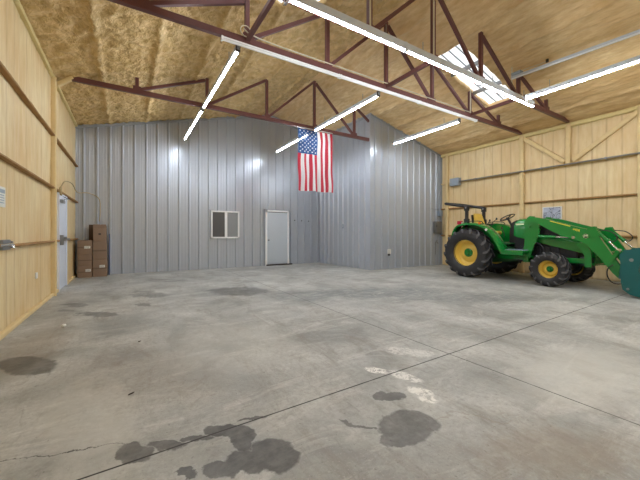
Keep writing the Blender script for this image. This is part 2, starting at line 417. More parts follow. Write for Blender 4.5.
# ------------------------------------------------------------------ ceiling: two foam covered slopes with purlin ridges and skylight openings
PURL = [.49 + .96 * k for k in range(-1, 12)]
SKY_R = (6.40, 8.92, 4.32, 5.10)
SKY_L = (2 * XC - 8.92, 2 * XC - 6.40, 4.32, 5.10)
def ceil_z(x, y, rough):
    z = roof(x)
    d = 0
    for p in PURL:
        w = .045 + .02 * noise.noise(Vector((p * 3, y * 1.2, 0)))
        q = (x + .05 * noise.noise(Vector((p, y * 2.0, 3.1))) + .03 * noise.noise(Vector((p, y * 7.0, 3.1))) - p) / w
        d += (.075 + .035 * noise.noise(Vector((p * 9, y * 3, 1)))) * math.exp(-q * q)
    if rough:
        d += .035 * noise.fractal(Vector((x * 5, y * 4, 0)), 1, 2.1, 3) + .05 * abs(noise.noise(Vector((x * 7, y * 9, 4)))) + .03 * noise.noise(Vector((x * 15, y * 13, 1)))
    else:
        d += .024 * noise.fractal(Vector((x * 5, y * 2.0, 0)), 1, 2.1, 4) + .022 * noise.noise(Vector((x * 3.0, y * .5, 7)))
    return z - d + .02
def slope(name, xa, xb, rough, mat, sk):
    bm = NB(); nx = 150; st = .045; ny = int((YB - YF) / st) + 1
    xs = [xa + (xb - xa) * i / nx for i in range(nx + 1)]
    ys = [YF + (YB - YF) * j / ny for j in range(ny + 1)]
    V = [[bm.verts.new((x, y, ceil_z(x, y, rough))) for y in ys] for x in xs]
    for i in range(nx):
        for j in range(ny):
            cx, cy = (xs[i] + xs[i + 1]) / 2, (ys[j] + ys[j + 1]) / 2
            if sk[0] < cx < sk[1] and sk[2] < cy < sk[3]: continue
            f = bm.faces.new((V[i][j], V[i][j + 1], V[i + 1][j + 1], V[i + 1][j])); f.smooth = True
    o = obj(name, bm, mat, None, smooth=False, recalc=False)
    m = o.modifiers.new('thickness', 'SOLIDIFY'); m.thickness = .11; m.offset = -1
    return struct(o)
slope('ceiling', XL - .1, XC, True, 'foam_ceiling_a', SKY_L)
slope('ceiling', XC, XR + .1, False, 'foam_ceiling_b', SKY_R)
for i, sk in enumerate((SKY_R, SKY_L)):
    t = struct(thing('skylight', '', ''))
    for k in ('label', 'category'): del t[k]
    t.name = 'window_%d' % (i + 3)
    def sp(x, y, dz): return (x, y, roof(x) + dz)
    bm = NB()
    a, b_, c, d = sk[0] - .06, sk[1] + .06, sk[2] - .06, sk[3] + .06
    lo = [bm.verts.new(sp(x, y, .16)) for x, y in ((a, c), (b_, c), (b_, d), (a, d))]
    hi = [bm.verts.new(sp(x, y, .18)) for x, y in ((a, c), (b_, c), (b_, d), (a, d))]
    bm.faces.new(lo); bm.faces.new(hi[::-1])
    for k in range(4): bm.faces.new((lo[k], lo[(k + 1) % 4], hi[(k + 1) % 4], hi[k]))
    obj('translucent_panel', bm, 'sky', t, smooth=False)
    for p in PURL:
        if sk[0] < p < sk[1]:
            bm = NB(); bar(bm, sp(p, c, .06), sp(p, d, .06), .045, .09); obj('purlin', bm, 'steel', t, smooth=False)
    for yy in (sk[2] + .2, sk[2] + .4, sk[2] + .6):
        bm = NB(); bar(bm, sp(a, yy, .14), sp(b_, yy, .14), .018, .03); obj('panel_rib', bm, 'steel', t, smooth=False)

# ------------------------------------------------------------------ foam walls
def foam_wall(name, x, inward, mat, ph):
    bm = NB(); st = .07; ny = int((YB - YF) / st); nz = 50; zt = roof(x) + .05
    V = []
    for j in range(ny + 1):
        y = YF + (YB - YF) * j / ny; row = []
        g = abs(((y / .305 + ph) % 1) - .5) * 2          # 1 on the seam
        for k in range(nz + 1):
            z = zt * k / nz
            d = .012 * noise.noise(Vector((y * 2.2, z * .5, ph * 9))) + .006 * noise.noise(Vector((y * 7, z * 5, 2))) - .014 * max(0, (g - .8) / .2)
            row.append(bm.verts.new((x + inward * d, y, z)))
        V.append(row)
    for j in range(ny):
        for k in range(nz): bm.faces.new((V[j][k], V[j + 1][k], V[j + 1][k + 1], V[j][k + 1])).smooth = True
    o = obj(name, bm, mat, None, smooth=False)
    m = o.modifiers.new('thickness', 'SOLIDIFY'); m.thickness = .12; m.offset = 0
    o.location.x = -inward * .06
    return struct(o)
wl = foam_wall('wall_left', XL, 1, 'foam_left', 0)
wr = foam_wall('wall_right', XR, -1, 'foam_right', .3)
def lumpy_bar(parent, name, p, q, w, h, mat, amp=.012, step=.08):
    """a steel member covered with foam: a lumpy square bar"""
    off = parent.location if parent is not None else Vector()
    p, q = Vector(p) - off, Vector(q) - off; n = max(2, int((q - p).length / step)); d, s, u = frame_of(p, q)
    bm = NB(); rings = []
    for i in range(n + 1):
        c = p.lerp(q, i / n); ring = []
        for k in range(10):
            a = 2 * PI * k / 10 + .3
            ca, sa = math.cos(a), math.sin(a); e = .55
            X = math.copysign(abs(ca) ** e, ca) * w / 2; Z = math.copysign(abs(sa) ** e, sa) * h / 2
            v = c + s * X + u * Z
            nn = 1 + (noise.noise(v * 7 + Vector((k, 0, 0)))) * amp * 8
            ring.append(bm.verts.new(c + (s * X + u * Z) * nn))
        rings.append(ring)
    for i in range(n):
        for k in range(10): bm.faces.new((rings[i][k], rings[i][(k + 1) % 10], rings[i + 1][(k + 1) % 10], rings[i + 1][k]))
    bm.faces.new(rings[0][::-1]); bm.faces.new(rings[-1])
    return obj(name, bm, mat, parent)
for z in (3.225, 2.171, 1.096):
    lumpy_bar(wl, 'girt', (XL + .03, YF, z), (XL + .03, (8.6 if z < 2.1 else YB), z), .085, .04, 'foam_girt', .02)
    if z < 2.1: lumpy_bar(wl, 'girt', (XL + .03, 9.66, z), (XL + .03, YB, z), .085, .04, 'foam_girt', .02)
for z in (3.245, 2.235, 1.18):
    lumpy_bar(wr, 'girt', (XR - .03, YF, z), (XR - .03, YJ, z), .10, .055, 'foam_girt' if z < 3 else 'foam_post', .02)
for y in (4.75, 8.13, 1.95, -1.2):
    lumpy_bar(wl, 'post', (XL + .04, y, 0), (XL + .04, y, 4.4), .10, .09, 'foam_post', .014)
for y in (Y2, 2.35, -1.2, 7.85):
    lumpy_bar(wr, 'post', (XR - .06, y, 0), (XR - .06, y, 4.4), .12, .14, 'foam_post', .014)
lumpy_bar(wr, 'post', (XR - .06, Y3 + .02, 3.25), (XR - .06, Y3, 4.4), .12, .13, 'foam_post', .014)
lumpy_bar(wr, 'diagonal_brace', (XR - .05, Y2 - .03, 4.32), (XR - .05, Y3 + .1, 3.34), .09, .13, 'foam_post', .014)
lumpy_bar(wr, 'diagonal_brace', (XR - .05, 2.40, 4.30), (XR - .05, Y3 - .1, 3.34), .09, .13, 'foam_post', .014)
for y in (Y1, Y2):
    lumpy_bar(wl, 'knee_brace', (XL + .08, y, 4.28), (-.98, y, 4.50), .09, .09, 'foam_post', .014)
lumpy_bar(wl, 'base_foam', (XL + .02, YF, .03), (XL + .02, 8.6, .03), .07, .07, 'foam_post', .02)
lumpy_bar(wl, 'base_foam', (XL + .02, 9.66, .03), (XL + .02, YB, .03), .07, .07, 'foam_post', .02)
struct(lumpy_bar(None, 'trim_left', (XL + .02, YF, 4.41), (XL + .02, YB, 4.41), .08, .08, 'foam_bead', .03))
struct(lumpy_bar(None, 'trim_right', (XR - .03, YF, 4.38), (XR - .03, YJ, 4.38), .14, .12, 'foam_bead', .02))
# wall behind the photographer
bm = NB(); prism(bm, [(XL - .2, 0), (XR + .2, 0), (XR + .2, roof(XR + .2)), (XC, ZRIDGE + .1), (XL - .2, roof(XL - .2))], 'y', YF - .15, YF)
struct(obj('wall_near', bm, 'foam_left', smooth=False))

# ------------------------------------------------------------------ ribbed steel walls
def ribbed(name, a0, a1, plane, facing, axis, ztop, off=0.0, per=.324):
    """vertical rib panels along an axis; facing = sign of the visible side's normal"""
    pts = [(a0, 0.)]
    k = math.floor((a0 - off) / per) - 1
    while True:
        c = off + k * per; k += 1
        if c > a1 + .1: break
        for dx, dd in ((-.036, 0), (-.016, .046), (.016, .046), (.036, 0), (.120, 0), (.127, .004), (.137, .004), (.144, 0), (.200, 0), (.207, .004), (.217, .004), (.224, 0)):
            if a0 + .01 < c + dx < a1 - .01: pts.append((c + dx, dd))
    pts.append((a1, 0.))
    bm = NB()
    def P(a, d, z): return (a, plane + facing * d, z) if axis == 'x' else (plane + facing * d, a, z)
    zs = [0, 1.30, 1.305]
    F = []; B = []
    for a, d in pts:
        zt = ztop(a)
        F.append([bm.verts.new(P(a, d + .004, 0)), bm.verts.new(P(a, d + .004, 1.30)), bm.verts.new(P(a, d, 1.30)), bm.verts.new(P(a, d, zt))])
        B.append([bm.verts.new(P(a, -.08, 0)), bm.verts.new(P(a, -.08, zt))])
    for i in range(len(pts) - 1):
        for j in range(3): bm.faces.new((F[i][j], F[i + 1][j], F[i + 1][j + 1], F[i][j + 1]))
        bm.faces.new((B[i][0], B[i][1], B[i + 1][1], B[i + 1][0]))
        bm.faces.new((F[i][0], B[i][0], B[i + 1][0], F[i + 1][0])); bm.faces.new((F[i][3], F[i + 1][3], B[i + 1][1], B[i][1]))
    bm.faces.new([F[0][j] for j in range(4)] + [B[0][1], B[0][0]]); bm.faces.new([F[-1][j] for j in range(4)] + [B[-1][1], B[-1][0]])
    return struct(obj(name, bm, 'panel', None, smooth=False))
ribbed('wall_back', XL - .1, XJ + .05, YB, -1, 'x', lambda x: roof(x) + .04, -1.12 + .324 * 0)
ribbed('wall_office_side', YJ + .08, YB, XJ, -1, 'y', lambda y: roof(XJ) + .04, YJ + .30)
ribbed('wall_office_front', XJ + .0, XR + .05, YJ, -1, 'x', lambda x: roof(x) + .04, XJ + .2)
bm = NB()
prism(bm, [(XJ - .035, YJ - .035), (XJ + .04, YJ - .035), (XJ + .04, YJ - .02), (XJ - .02, YJ - .02), (XJ - .02, YJ + .05), (XJ - .035, YJ + .05)], 'z', 0, roof(XJ) - .02)
struct(obj('trim_corner', bm, 'panel', smooth=False))
bm = NB(); box(bm, XR - .13, XR - .03, YJ - .05, YJ + .02, 0, 4.36); struct(obj('trim_office_end', bm, 'panel_trim', smooth=False))
bm = NB()
for (xa, xb, yy) in ((XL, XC, YB), (XC, XJ, YB)):
    bar(bm, (xa, yy - .045, roof(xa) - .06), (xb, yy - .045, roof(xb) - .06), .03, .07)
struct(obj('trim_back', bm, 'panel_trim', smooth=False))
bm = NB(); bar(bm, (XJ - .03, YJ - .045, roof(XJ) - .05), (XR, YJ - .045, roof(XR) - .05), .03, .06)
struct(obj('trim_office_top', bm, 'panel_trim', smooth=False))
bm = NB(); box(bm, XJ - .045, XJ - .02, YJ, YB - .04, roof(XJ) - .10, roof(XJ) - .03); struct(obj('trim_office_side', bm, 'panel_trim', smooth=False))

# ------------------------------------------------------------------ slider window and office door in the back wall
yb = YB - .048
w = struct(thing('window_1', '', '')); del w['label']; del w['category']
bm = NB()
x0, x1, z0, z1 = 2.50, 3.52, 1.08, 2.08
for a in ((x0, x1, z0, z0 + .055), (x0, x1, z1 - .055, z1), (x0, x0 + .055, z0, z1), (x1 - .055, x1, z0, z1)):
    box(bm, a[0], a[1], yb - .05, yb + .02, a[2], a[3], .004)
obj('window_frame', bm, 'white_metal', w)
bm = NB(); box(bm, 2.985, 3.04, yb - .045, yb, z0 + .05, z1 - .05, .004)
box(bm, 3.04, 3.08, yb - .03, yb - .01, z0 + .05, z1 - .05); obj('meeting_rail', bm, 'white_metal', w)
bm = NB(); box(bm, x0 + .05, 2.99, yb - .028, yb - .018, z0 + .05, z1 - .05); obj('insect_screen', bm, 'pane_dark', w, smooth=False)
bm = NB(); box(bm, 3.03, x1 - .05, yb - .022, yb - .012, z0 + .05, z1 - .05); obj('pane', bm, 'pane_light', w, smooth=False)

d = struct(thing('door_1', '', '')); del d['label']; del d['category']
x0, x1, z1 = 4.55, 5.56, 2.18
bm = NB()
box(bm, x0, x0 + .075, yb - .05, yb + .02, 0, z1, .004); box(bm, x1 - .06, x1, yb - .05, yb + .02, 0, z1, .004); box(bm, x0, x1, yb - .05, yb + .02, z1 - .07, z1, .004)
obj('door_frame', bm, 'white_metal', d)
bm = NB(); box(bm, x0 - .04, x0, yb - .03, yb + .02, 0, z1 + .03); box(bm, x0 - .04, x1 + .03, yb - .03, yb + .02, z1, z1 + .035)
box(bm, x1, x1 + .03, yb - .03, yb + .02, 0, z1 + .03); obj('door_casing', bm, 'panel_trim', d, smooth=False)
bm = NB(); box(bm, x0 + .07, x1 - .055, yb - .025, yb + .015, .05, z1 - .09, .003); obj('door_panel', bm, 'door', d)
bm = NB(); lathe(bm, [(.03, 0), (.03, -.008), (.012, -.012), (.012, -.035), (.03, -.045), (.034, -.06), (.028, -.075), (.0, -.078)], (x0 + .13, yb - .026, 1.0), 'y', 16); obj('door_knob', bm, 'steel', d)
bm = NB(); box(bm, x0 + .03, x1 + .12, yb - .12, yb + .01, 0, .045); obj('threshold', bm, 'dark_metal', d, smooth=False)
bm = NB(); box(bm, x0 + .07, x1 - .055, yb - .03, yb, z1 - .09, z1 - .07); obj('weather_strip', bm, 'dark_metal', d, smooth=False)

# side door in the left wall
d = struct(thing('door_2', '', '')); del d['label']; del d['category']
xw = XL + .01; ya, yz, zt = 8.66, 9.60, 2.10
bm = NB()
box(bm, xw - .08, xw + .05, ya - .04, ya, 0, zt + .04); box(bm, xw - .08, xw + .05, yz, yz + .04, 0, zt + .04); box(bm, xw - .08, xw + .05, ya, yz, zt, zt + .04)
obj('door_frame', bm, 'door_white', d, smooth=False)
bm = NB(); box(bm, xw - .03, xw + .035, ya, yz, .02, zt, .003); obj('door_panel', bm, 'door_white', d)
bm = NB(); box(bm, xw + .035, xw + .10, ya + .08, ya + .34, 1.93, 2.0, .006); bar(bm, (xw + .11, ya + .15, 2.01), (xw + .16, ya + .42, 2.03), .02, .012); bar(bm, (xw + .16, ya + .42, 2.03), (xw + .06, ya + .5, 2.09), .02, .012)
obj('door_closer', bm, 'steel', d)
bm = NB(); box(bm, xw + .035, xw + .10, ya + .03, ya + .16, 1.0, 1.22, .006); bar(bm, (xw + .10, ya + .1, 1.12), (xw + .10, yz - .06, 1.12), .03, .05)
lathe(bm, [(.0, .07), (.025, .07), (.025, 0)], (xw + .09, ya + .1, 1.16), 'x', 12); obj('panic_bar', bm, 'steel', d)

# ------------------------------------------------------------------ trusses
NODES = [.17, 1.70, 3.31, XC + .1, 6.41, 7.97, 9.40]
def truss(y, x0, x1, label):
    t = thing('roof_truss', label, 'truss', (0, y, 0), 0, 'red steel roof trusses')
    bm = NB(); bar(bm, (x0, 0, ZC), (x1, 0, ZC), .075, .10); obj('bottom_chord', bm, 'red_steel', t, smooth=False)
    for i, x in enumerate(NODES):
        if x > x1 - .05: continue
        bm = NB(); bar(bm, (x, 0, ZC + .04), (x, 0, roof(x) - .0), .07); obj('vertical_strut', bm, 'red_steel', t, smooth=False)
    dg = [(0, 1), (1, 2), (2, 3), (4, 3), (5, 4), (6, 5)]
    for lo, hi in dg:
        xa, xb = NODES[lo], NODES[hi]
        p = Vector((xa + (.05 if xb > xa else -.05), 0, ZC + .06)); q = Vector((xb + (-.05 if xb > xa else .05), 0, roof(xb) - .06))
        if max(p.x, q.x) > x1 and min(p.x, q.x) > x1: continue
        if p.x > x1: k = (x1 - q.x) / (p.x - q.x); p = q.lerp(p, k)
        bm = NB(); bar(bm, p, q, .06, .065); obj('diagonal_strut', bm, 'red_steel', t, smooth=False)
    for x in NODES:
        if x > x1 - .1: continue
        bm = NB(); box(bm, x - .08, x + .08, -.045, -.035, ZC - .03, ZC + .12); obj('gusset_plate', bm, 'red_steel', t, smooth=False)
    return t
truss(Y1, -1.0, XJ - .03, 'far red steel truss, its right end meeting the corner of the grey office wall')
truss(Y2, -1.0, XR - .12, 'middle red steel truss with a white strip and cable along its bottom chord')
truss(Y3, -1.0, XR - .12, 'nearest red steel truss with the long lit strip light along its chord')
truss(-.62, -1.0, XR - .12, 'red steel truss behind the camera, nearer one')
truss(-3.5, -1.0, XR - .12, 'red steel truss behind the camera, by the near wall')
for x, s in ((1.70, 'left'), (XC + .1, 'middle'), (7.97, 'right')):
    bm = NB(); bar(bm, (x, Y3 + .04, ZC + .02), (x, Y2 - .04, ZC + .02), .06, .07)
    tag(obj('truss_tie', bm, 'red_steel', smooth=False), {'left': 'short red steel tie between the two near trusses, leftmost, rising at the top edge', 'middle': 'short red steel tie between the two near trusses under the ridge', 'right': 'short red steel tie between the two near trusses, in front of the right skylight'}[s], 'steel tie', 'ties between the near trusses')

# ------------------------------------------------------------------ strip lights
def strip(length, lit, w=.065, h=.085):
    """built along local y from 0 to length, hanging below local z = 0"""
    t = thing('strip_light', '', 'light fixture')
    bm = NB(); box(bm, -w / 2, w / 2, 0, length, -h, 0, .006); obj('housing', bm, 'fixture' if lit else 'white_metal', t)
    bm = NB(); prism(bm, [(-w * .25, -h), (-w * .25, -h - .016), (-w * .15, -h - .026), (w * .15, -h - .026), (w * .25, -h - .016), (w * .25, -h)], 'y', .03, length - .03)
    obj('lens', bm, 'tube' if lit else 'dead_tube', t)
    for y0 in (0, length - .03):
        bm = NB(); box(bm, -w / 2 - .004, w / 2 + .004, y0, y0 + .03, -h - .028, .004, .004); obj('end_cap', bm, ('dark_metal' if w > .061 else 'fixture') if lit else 'white_metal', t)
    for y0 in (length * .2, length * .8):
        bm = NB(); tube(bm, [(0, y0, 0), (0, y0, .16)], .006, 6); obj('hanger', bm, 'steel', t)
    return t
def put(t, loc, rz, label, grp):
    t.location = loc; t.rotation_euler = (0, 0, rz); t['label'] = label; t['group'] = grp; return t
G = 'strip lights under the trusses'
s0 = strip(2.78, True)
put(s0, (1.56, 5.12, 4.40), 0, 'lit strip light over the left side, between the middle and far trusses', G)
put(copy_tree(s0), (1.56, 8.08, 4.40), 0, 'lit strip light over the left side, from the far truss to the grey back wall', G)
put(copy_tree(s0), (4.72, 5.16, 4.40), 0, 'lit strip light near the ridge, between the middle and far trusses', G)
s4 = strip(2.46, True)
put(s4, (4.72, 8.27, 4.40), 0, 'lit strip light crossing behind the top of the flag', G)
s1 = strip(2.5, True)
put(s1, (7.70, 5.20, 4.40), 0, 'lit strip light in front of the grey office wall, between it and the middle truss', G)
put(copy_tree(s1), (7.70, 1.08, 4.40), 0, 'lit strip light running off the right edge of the photo', G)
G2 = 'strip lights along the nearest truss'
s2 = strip(2.22, True, .06, .125)
lab = ['lit strip light on the nearest truss, its left length at the top edge', 'lit strip light on the nearest truss, its middle length', 'lit strip light on the nearest truss, its right length below the skylight']
for i in range(3):
    t = s2 if i == 0 else copy_tree(s2)
    put(t, (1.80 + 2.22 * i, Y3 - .10, 4.50), -PI / 2, lab[i], G2)
G3 = 'unlit strips under the middle truss'
s3 = strip(2.33, False, .07, .03)
lab = ['unlit white strip under the middle truss, its left length', 'unlit white strip under the middle truss, its middle length', 'unlit white strip under the middle truss, its right length']
for c in list(s3.children):
    if c.name.startswith('hanger'): bpy.data.objects.remove(c)
for i in range(3):
    t = s3 if i == 0 else copy_tree(s3)
    put(t, (1.27 + 2.34 * i, Y2, ZC - .052), -PI / 2, lab[i], G3)
# unseen lamp rows added behind the camera to brighten the near half
G4 = 'added fill strip lights over the near half of the shed'
for k, (x, y) in enumerate([(1.56, -2.0), (4.72, -2.0), (7.7, -2.0), (1.56, -4.85), (4.72, -4.85), (7.7, -4.85)]):
    put(copy_tree(s0), (x, y, 4.40), 0, 'added fill strip light, unseen behind the camera, %s row, %s' % (('left', 'middle', 'right')[k % 3], 'nearer pair' if k < 3 else 'by the near wall'), G4)

# rail under the right slope
t = thing('ceiling_rail', 'unlit grey channel rail under the right roof slope above the lit strip', 'rail', (7.72, 3.86, 4.93))
q = Vector((.24, -3.2, -.03))
bm = NB(); bar(bm, (0, 0, 0), q, .11, .04); obj('channel', bm, 'fixture', t, smooth=False)
bm = NB(); tube(bm, [Vector((-.02, 0, -.028)), q + Vector((-.02, 0, -.028))], .02, 8); obj('white_tube', bm, 'dead_tube', t)
bm = NB(); box(bm, -.08, .06, -.22, -.02, .018, .08, .004); obj('junction_box', bm, 'box_grey', t)
bm = NB(); tube(bm, curve([(.0, -.1, .06), (.08, -.25, .12), (.16, -.5, .14), (.2, -.62, .16)]), .008, 8); obj('cable', bm, 'cable_white', t)
bm = NB(); lathe(bm, [(.0, -.03), (.03, -.03), (.03, .03), (0, .03)], (.21, -.64, .17), 'z', 12); obj('sensor', bm, 'black', t)
bm = NB(); tube(bm, [(.0, .0, -.42), (.0, 0, .26)], .012, 8); obj('hanger', bm, 'cable_white', t)
# conduits on trusses
bm = NB(); tube(bm, curve([(1.62, Y2 - .06, ZC + .16), (1.78, Y2 - .06, ZC + .1), (2.4, Y2 - .05, ZC + .075), (5, Y2 - .05, ZC + .08), (7.9, Y2 - .05, ZC + .075)], 8), .010, 8)
tube(bm, [(1.66 + .09 * math.cos(a), Y2 - .06, ZC + .13 + .09 * math.sin(a)) for a in [k * PI / 10 for k in range(20)]], .009, 6, closed=True)
tag(obj('cable', bm, 'cable_white'), 'thin white cable lying along the middle truss from a coil', 'cable')
for x, y, l in ((3.27, Y3, 'thin white conduit beside the nearest truss upright at the top edge'), (4.80, Y3, 'thin white conduit below the nearest truss above the skylight edge'), (7.90, Y2, 'thin white conduit beside the right upright of the middle truss')):
    bm = NB(); tube(bm, [(x, y - .065, ZC + .05), (x, y - .065, roof(x) + .0)], .014, 8)
    tag(obj('conduit', bm, 'cable_white'), l, 'conduit')

# ------------------------------------------------------------------ flag
def flag():
    W, H = 1.22, 1.86; nx, nz = 65, 60
    bm = NB(); xl, zt = 4.27, 4.395
    def pos(u, v, off=0):
        f = .35 + .65 * v
        y = .030 * f * math.sin(u * 2 * PI * 4.2 + .8 * math.sin(v * 3)) + .018 * f * math.sin(u * 2 * PI * 9 + v * 4) + .01 * math.sin(v * 14 + u * 5)
        x = xl + W * u * (1 + .02 * v) + .008 * math.sin(v * 9)
        z = zt - H * v - .012 * abs(math.sin(u * PI * 4)) * (1 - v) - .01 * math.sin(u * 12) * v
        return Vector((x, Y1 - .052 + y * min(1, v * 6) - .03 * min(1, v * 6) + off, z))
    V = [[bm.verts.new(pos(i / nx, k / nz)) for k in range(nz + 1)] for i in range(nx + 1)]
    for i in range(nx):
        for k in range(nz):
            f = bm.faces.new((V[i][k], V[i][k + 1], V[i + 1][k + 1], V[i + 1][k])); f.smooth = True
            s = i * 13 // nx; mi = s % 2
            if s < 7 and k < nz * .4: mi = 2
            f.material_index = mi
    for r in range(11):                       # star rows, the flag hangs by its hoist so rows run down
        n = 5 if r % 2 == 0 else 4
        for c in range(n):
            vv = (.4) * (r + 1) / 12; uu = (7 / 13) * ((c + .5) / 5 if r % 2 == 0 else (c + 1) / 5)
            for off in (-.004, .004):
                cx = []
                for k in range(10):
                    rr = .030 if k % 2 == 0 else .014; a = k * PI / 5 + PI / 2
                    cx.append(bm.verts.new(pos(uu + rr * math.cos(a) / W, vv + rr * math.sin(a) / H, off)))
                bm.faces.new(cx).material_index = 1
    o = obj('flag', bm, ['flag_red', 'flag_white', 'flag_blue'], None, smooth=False, recalc=False)
    return tag(o, 'American flag hanging vertically from the far truss in front of the grey wall', 'flag')
fl = flag()
bm = NB(); bar(bm, (4.25, Y1 - .043, 4.425), (5.51, Y1 - .043, 4.425), .012, .02); bars = obj('header_band', bm, 'flag_white', fl, smooth=False)

# ------------------------------------------------------------------ electrical things on the walls
def wall_box(name, label, cat, x0, x1, y0, y1, z0, z1, mat, kids=()):
    bm = NB(); box(bm, x0, x1, y0, y1, z0, z1, .005)
    o = tag(obj(name, bm, mat), label, cat)
    for kn, kb, km in kids: obj(kn, kb, km, o)
    return o
k = NB(); box(k, 10.33, 10.35, YJ - .185, YJ - .165, 1.52, 1.58)
k2 = NB(); box(k2, 10.33, 10.66, YJ - .172, YJ - .162, 1.27, 1.73, .003)
wall_box('breaker_box', 'dull grey breaker box on the office wall behind the tractor', 'electrical box', 10.32, 10.67, YJ - .165, YJ - .034, 1.26, 1.74, 'box_dark', [('latch', k, 'black'), ('cover', k2, 'box_dark')])
wall_box('junction_box', 'blue-grey junction box high on the right wall at the end of the conduit', 'electrical box', XR - .22, XR - .04, 7.25, 7.62, 3.1, 3.38, 'box_grey')
bm = NB(); tube(bm, [(XR - .155, 7.245, 3.24), (XR - .155, YF + .02, 3.24)], .022, 10); cd = tag(obj('conduit', bm, 'steel'), 'long grey conduit along the upper girt of the right wall', 'conduit')
for yy in (6.6, 4.5, 3.0, 1.4, -.4, -2.4, -4.4):
    bm = NB(); box(bm, XR - .185, XR - .05, yy - .015, yy + .015, 3.21, 3.27, .003); obj('clamp', bm, 'steel', cd)
bm = NB(); tube(bm, [(10.50, YJ - .058, 1.745), (10.50, YJ - .058, 3.9)], .014, 8); tag(obj('conduit', bm, 'box_grey'), 'vertical grey conduit rising from the breaker box', 'conduit')
wall_box('switch_box', 'small grey switch box on the conduit above the breaker box', 'electrical box', 10.56, 10.72, YJ - .16, YJ - .034, 1.95, 2.16, 'box_grey')
bm = NB(); tube(bm, [(9.98, YJ - .065, 2.22), (10.60, YJ - .065, 2.22), (10.60, YJ - .065, 2.165)], .01, 8); tag(obj('conduit', bm, 'box_grey'), 'short thin horizontal conduit left of the small switch box', 'conduit')
k = NB(); box(k, 7.83, 7.90, YJ - .10, YJ - .06, .47, .54, .004)
k2 = NB()
for zz in (.56, .62): box(k2, 7.87, 7.89, YJ - .075, YJ - .062, zz, zz + .03)
wall_box('wall_outlet', 'white wall outlet low on the grey office front wall with a black plug', 'outlet', 7.83, 7.98, YJ - .065, YJ - .034, .52, .70, 'plastic_white', [('plug', k, 'black'), ('socket', k2, 'black')])
k = NB(); box(k, XJ - .06, XJ - .05, 9.69, 9.71, 1.52, 1.56)
wall_box('wall_plate', 'small grey wall plate on the side of the grey office', 'wall plate', XJ - .055, XJ - .034, 9.65, 9.75, 1.46, 1.62, 'box_grey', [('switch', k, 'plastic_white')])
for i, x in enumerate((5.84, 6.16, 6.49)):
    bm = NB(); lathe(bm, [(0, -.05), (.02, -.05), (.02, -.02), (.008, -.02), (.008, 0)], (x, YB - .036, 1.80 - .01 * i), 'y', 10)
    tag(obj('coat_hook', bm, 'dark_metal'), ('small dark hook on the back wall, nearest the office door', 'small dark hook on the back wall, middle of three', 'small dark hook on the back wall, farthest from the office door')[i], 'hook', 'hooks right of the office door')
# hose bib on the office wall left of the tractor
t = thing('hose_tap', 'grey hose tap low on the office wall behind the tractor wheel', 'tap', (10.42, YJ - .035, .92))
bm = NB(); tube(bm, curve([(0, 0, 0), (0, -.08, 0), (0, -.12, -.03), (0, -.13, -.08)]), .018, 10); obj('spout', bm, 'steel', t)
bm = NB(); tube(bm, [(0, -.07, 0), (0, -.07, .06)], .008, 8); lathe(bm, [(0, 0), (.045, 0), (.05, .008), (.045, .016), (0, .016)], (0, -.07, .06), 'z', 14); obj('handle', bm, 'steel', t)
bm = NB(); tube(bm, [(.0, -.012, -.5), (.0, -.012, .02)], .014, 8); obj('supply_pipe', bm, 'steel', t)

# picture on the right wall
t = thing('wall_picture', 'grey-blue picture of bare branches hanging on the right wall above the tractor', 'picture', (XR - .05, 4.26, 1.84), 0)
bm = NB(); box(bm, -.006, .02, -.23, .23, -.195, .195); obj('canvas', bm, 'picture', t, smooth=False)
bm = NB()
for a in ((-.245, .245, .195, .215), (-.245, .245, -.215, -.195), (-.245, -.225, -.2, .2), (.225, .245, -.2, .2)): box(bm, -.015, .03, a[0], a[1], a[2], a[3], .002)
obj('frame', bm, 'plastic_white', t)

# left wall bits
t = thing('notice', 'white paper notice on the left foam wall at the photo edge', 'notice', (XL + .03, 5.14, 1.69))
bm = NB(); box(bm, .0, .012, -.11, .11, -.12, .12, .001); obj('sheet', bm, 'paper', t)
bm = NB(); box(bm, .012, .0135, -.085, .085, .045, .09)
for zz in (-.07, -.04, -.01, .02): box(bm, .012, .0135, -.08, .06, zz - .006, zz + .004)
obj('print', bm, 'box_grey', t, smooth=False)
t = thing('door_bolt', 'grey steel slide bolt on the left wall at the photo edge', 'bolt', (XL + .07, 4.98, 1.12))
bm = NB(); box(bm, 0, .05, -.14, .14, -.06, .06, .006); obj('bracket', bm, 'steel', t)
bm = NB(); tube(bm, [(.06, -.3, .0), (.06, .17, 0)], .016, 10); tube(bm, [(.06, .12, 0), (.09, .12, -.04)], .01, 8); obj('bolt', bm, 'chrome', t)
bm = NB(); box(bm, 0, .06, .16, .2, -.04, .04, .004); obj('keeper', bm, 'steel', t)
bm = NB(); box(bm, XL + .0, XL + .02, 6.88, 6.96, .50, .60, .004); tag(obj('wall_outlet', bm, 'plastic_white'), 'tiny white outlet cover low on the left foam wall', 'outlet')
bm = NB(); tube(bm, curve([(XL + .14, 8.22, 2.2), (XL + .12, 8.9, 2.42), (XL + .12, 9.9, 2.50), (XL + .1, 11.1, 2.42), (-1.0, 11.40, 2.45), (-.75, 11.42, 2.3), (-.72, 11.42, 1.9), (-.74, 11.42, 1.62)], 8), .011, 8)
tube(bm, curve([(XL + .14, 8.22, 2.2), (XL + .13, 8.25, 2.12), (XL + .15, 8.2, 2.05), (XL + .14, 8.14, 2.14), (XL + .14, 8.22, 2.2)], 6), .02, 8)
tag(obj('hanging_cord', bm, 'cord'), 'thin tan cord looped from the left post over the corner to the cartons', 'cord')

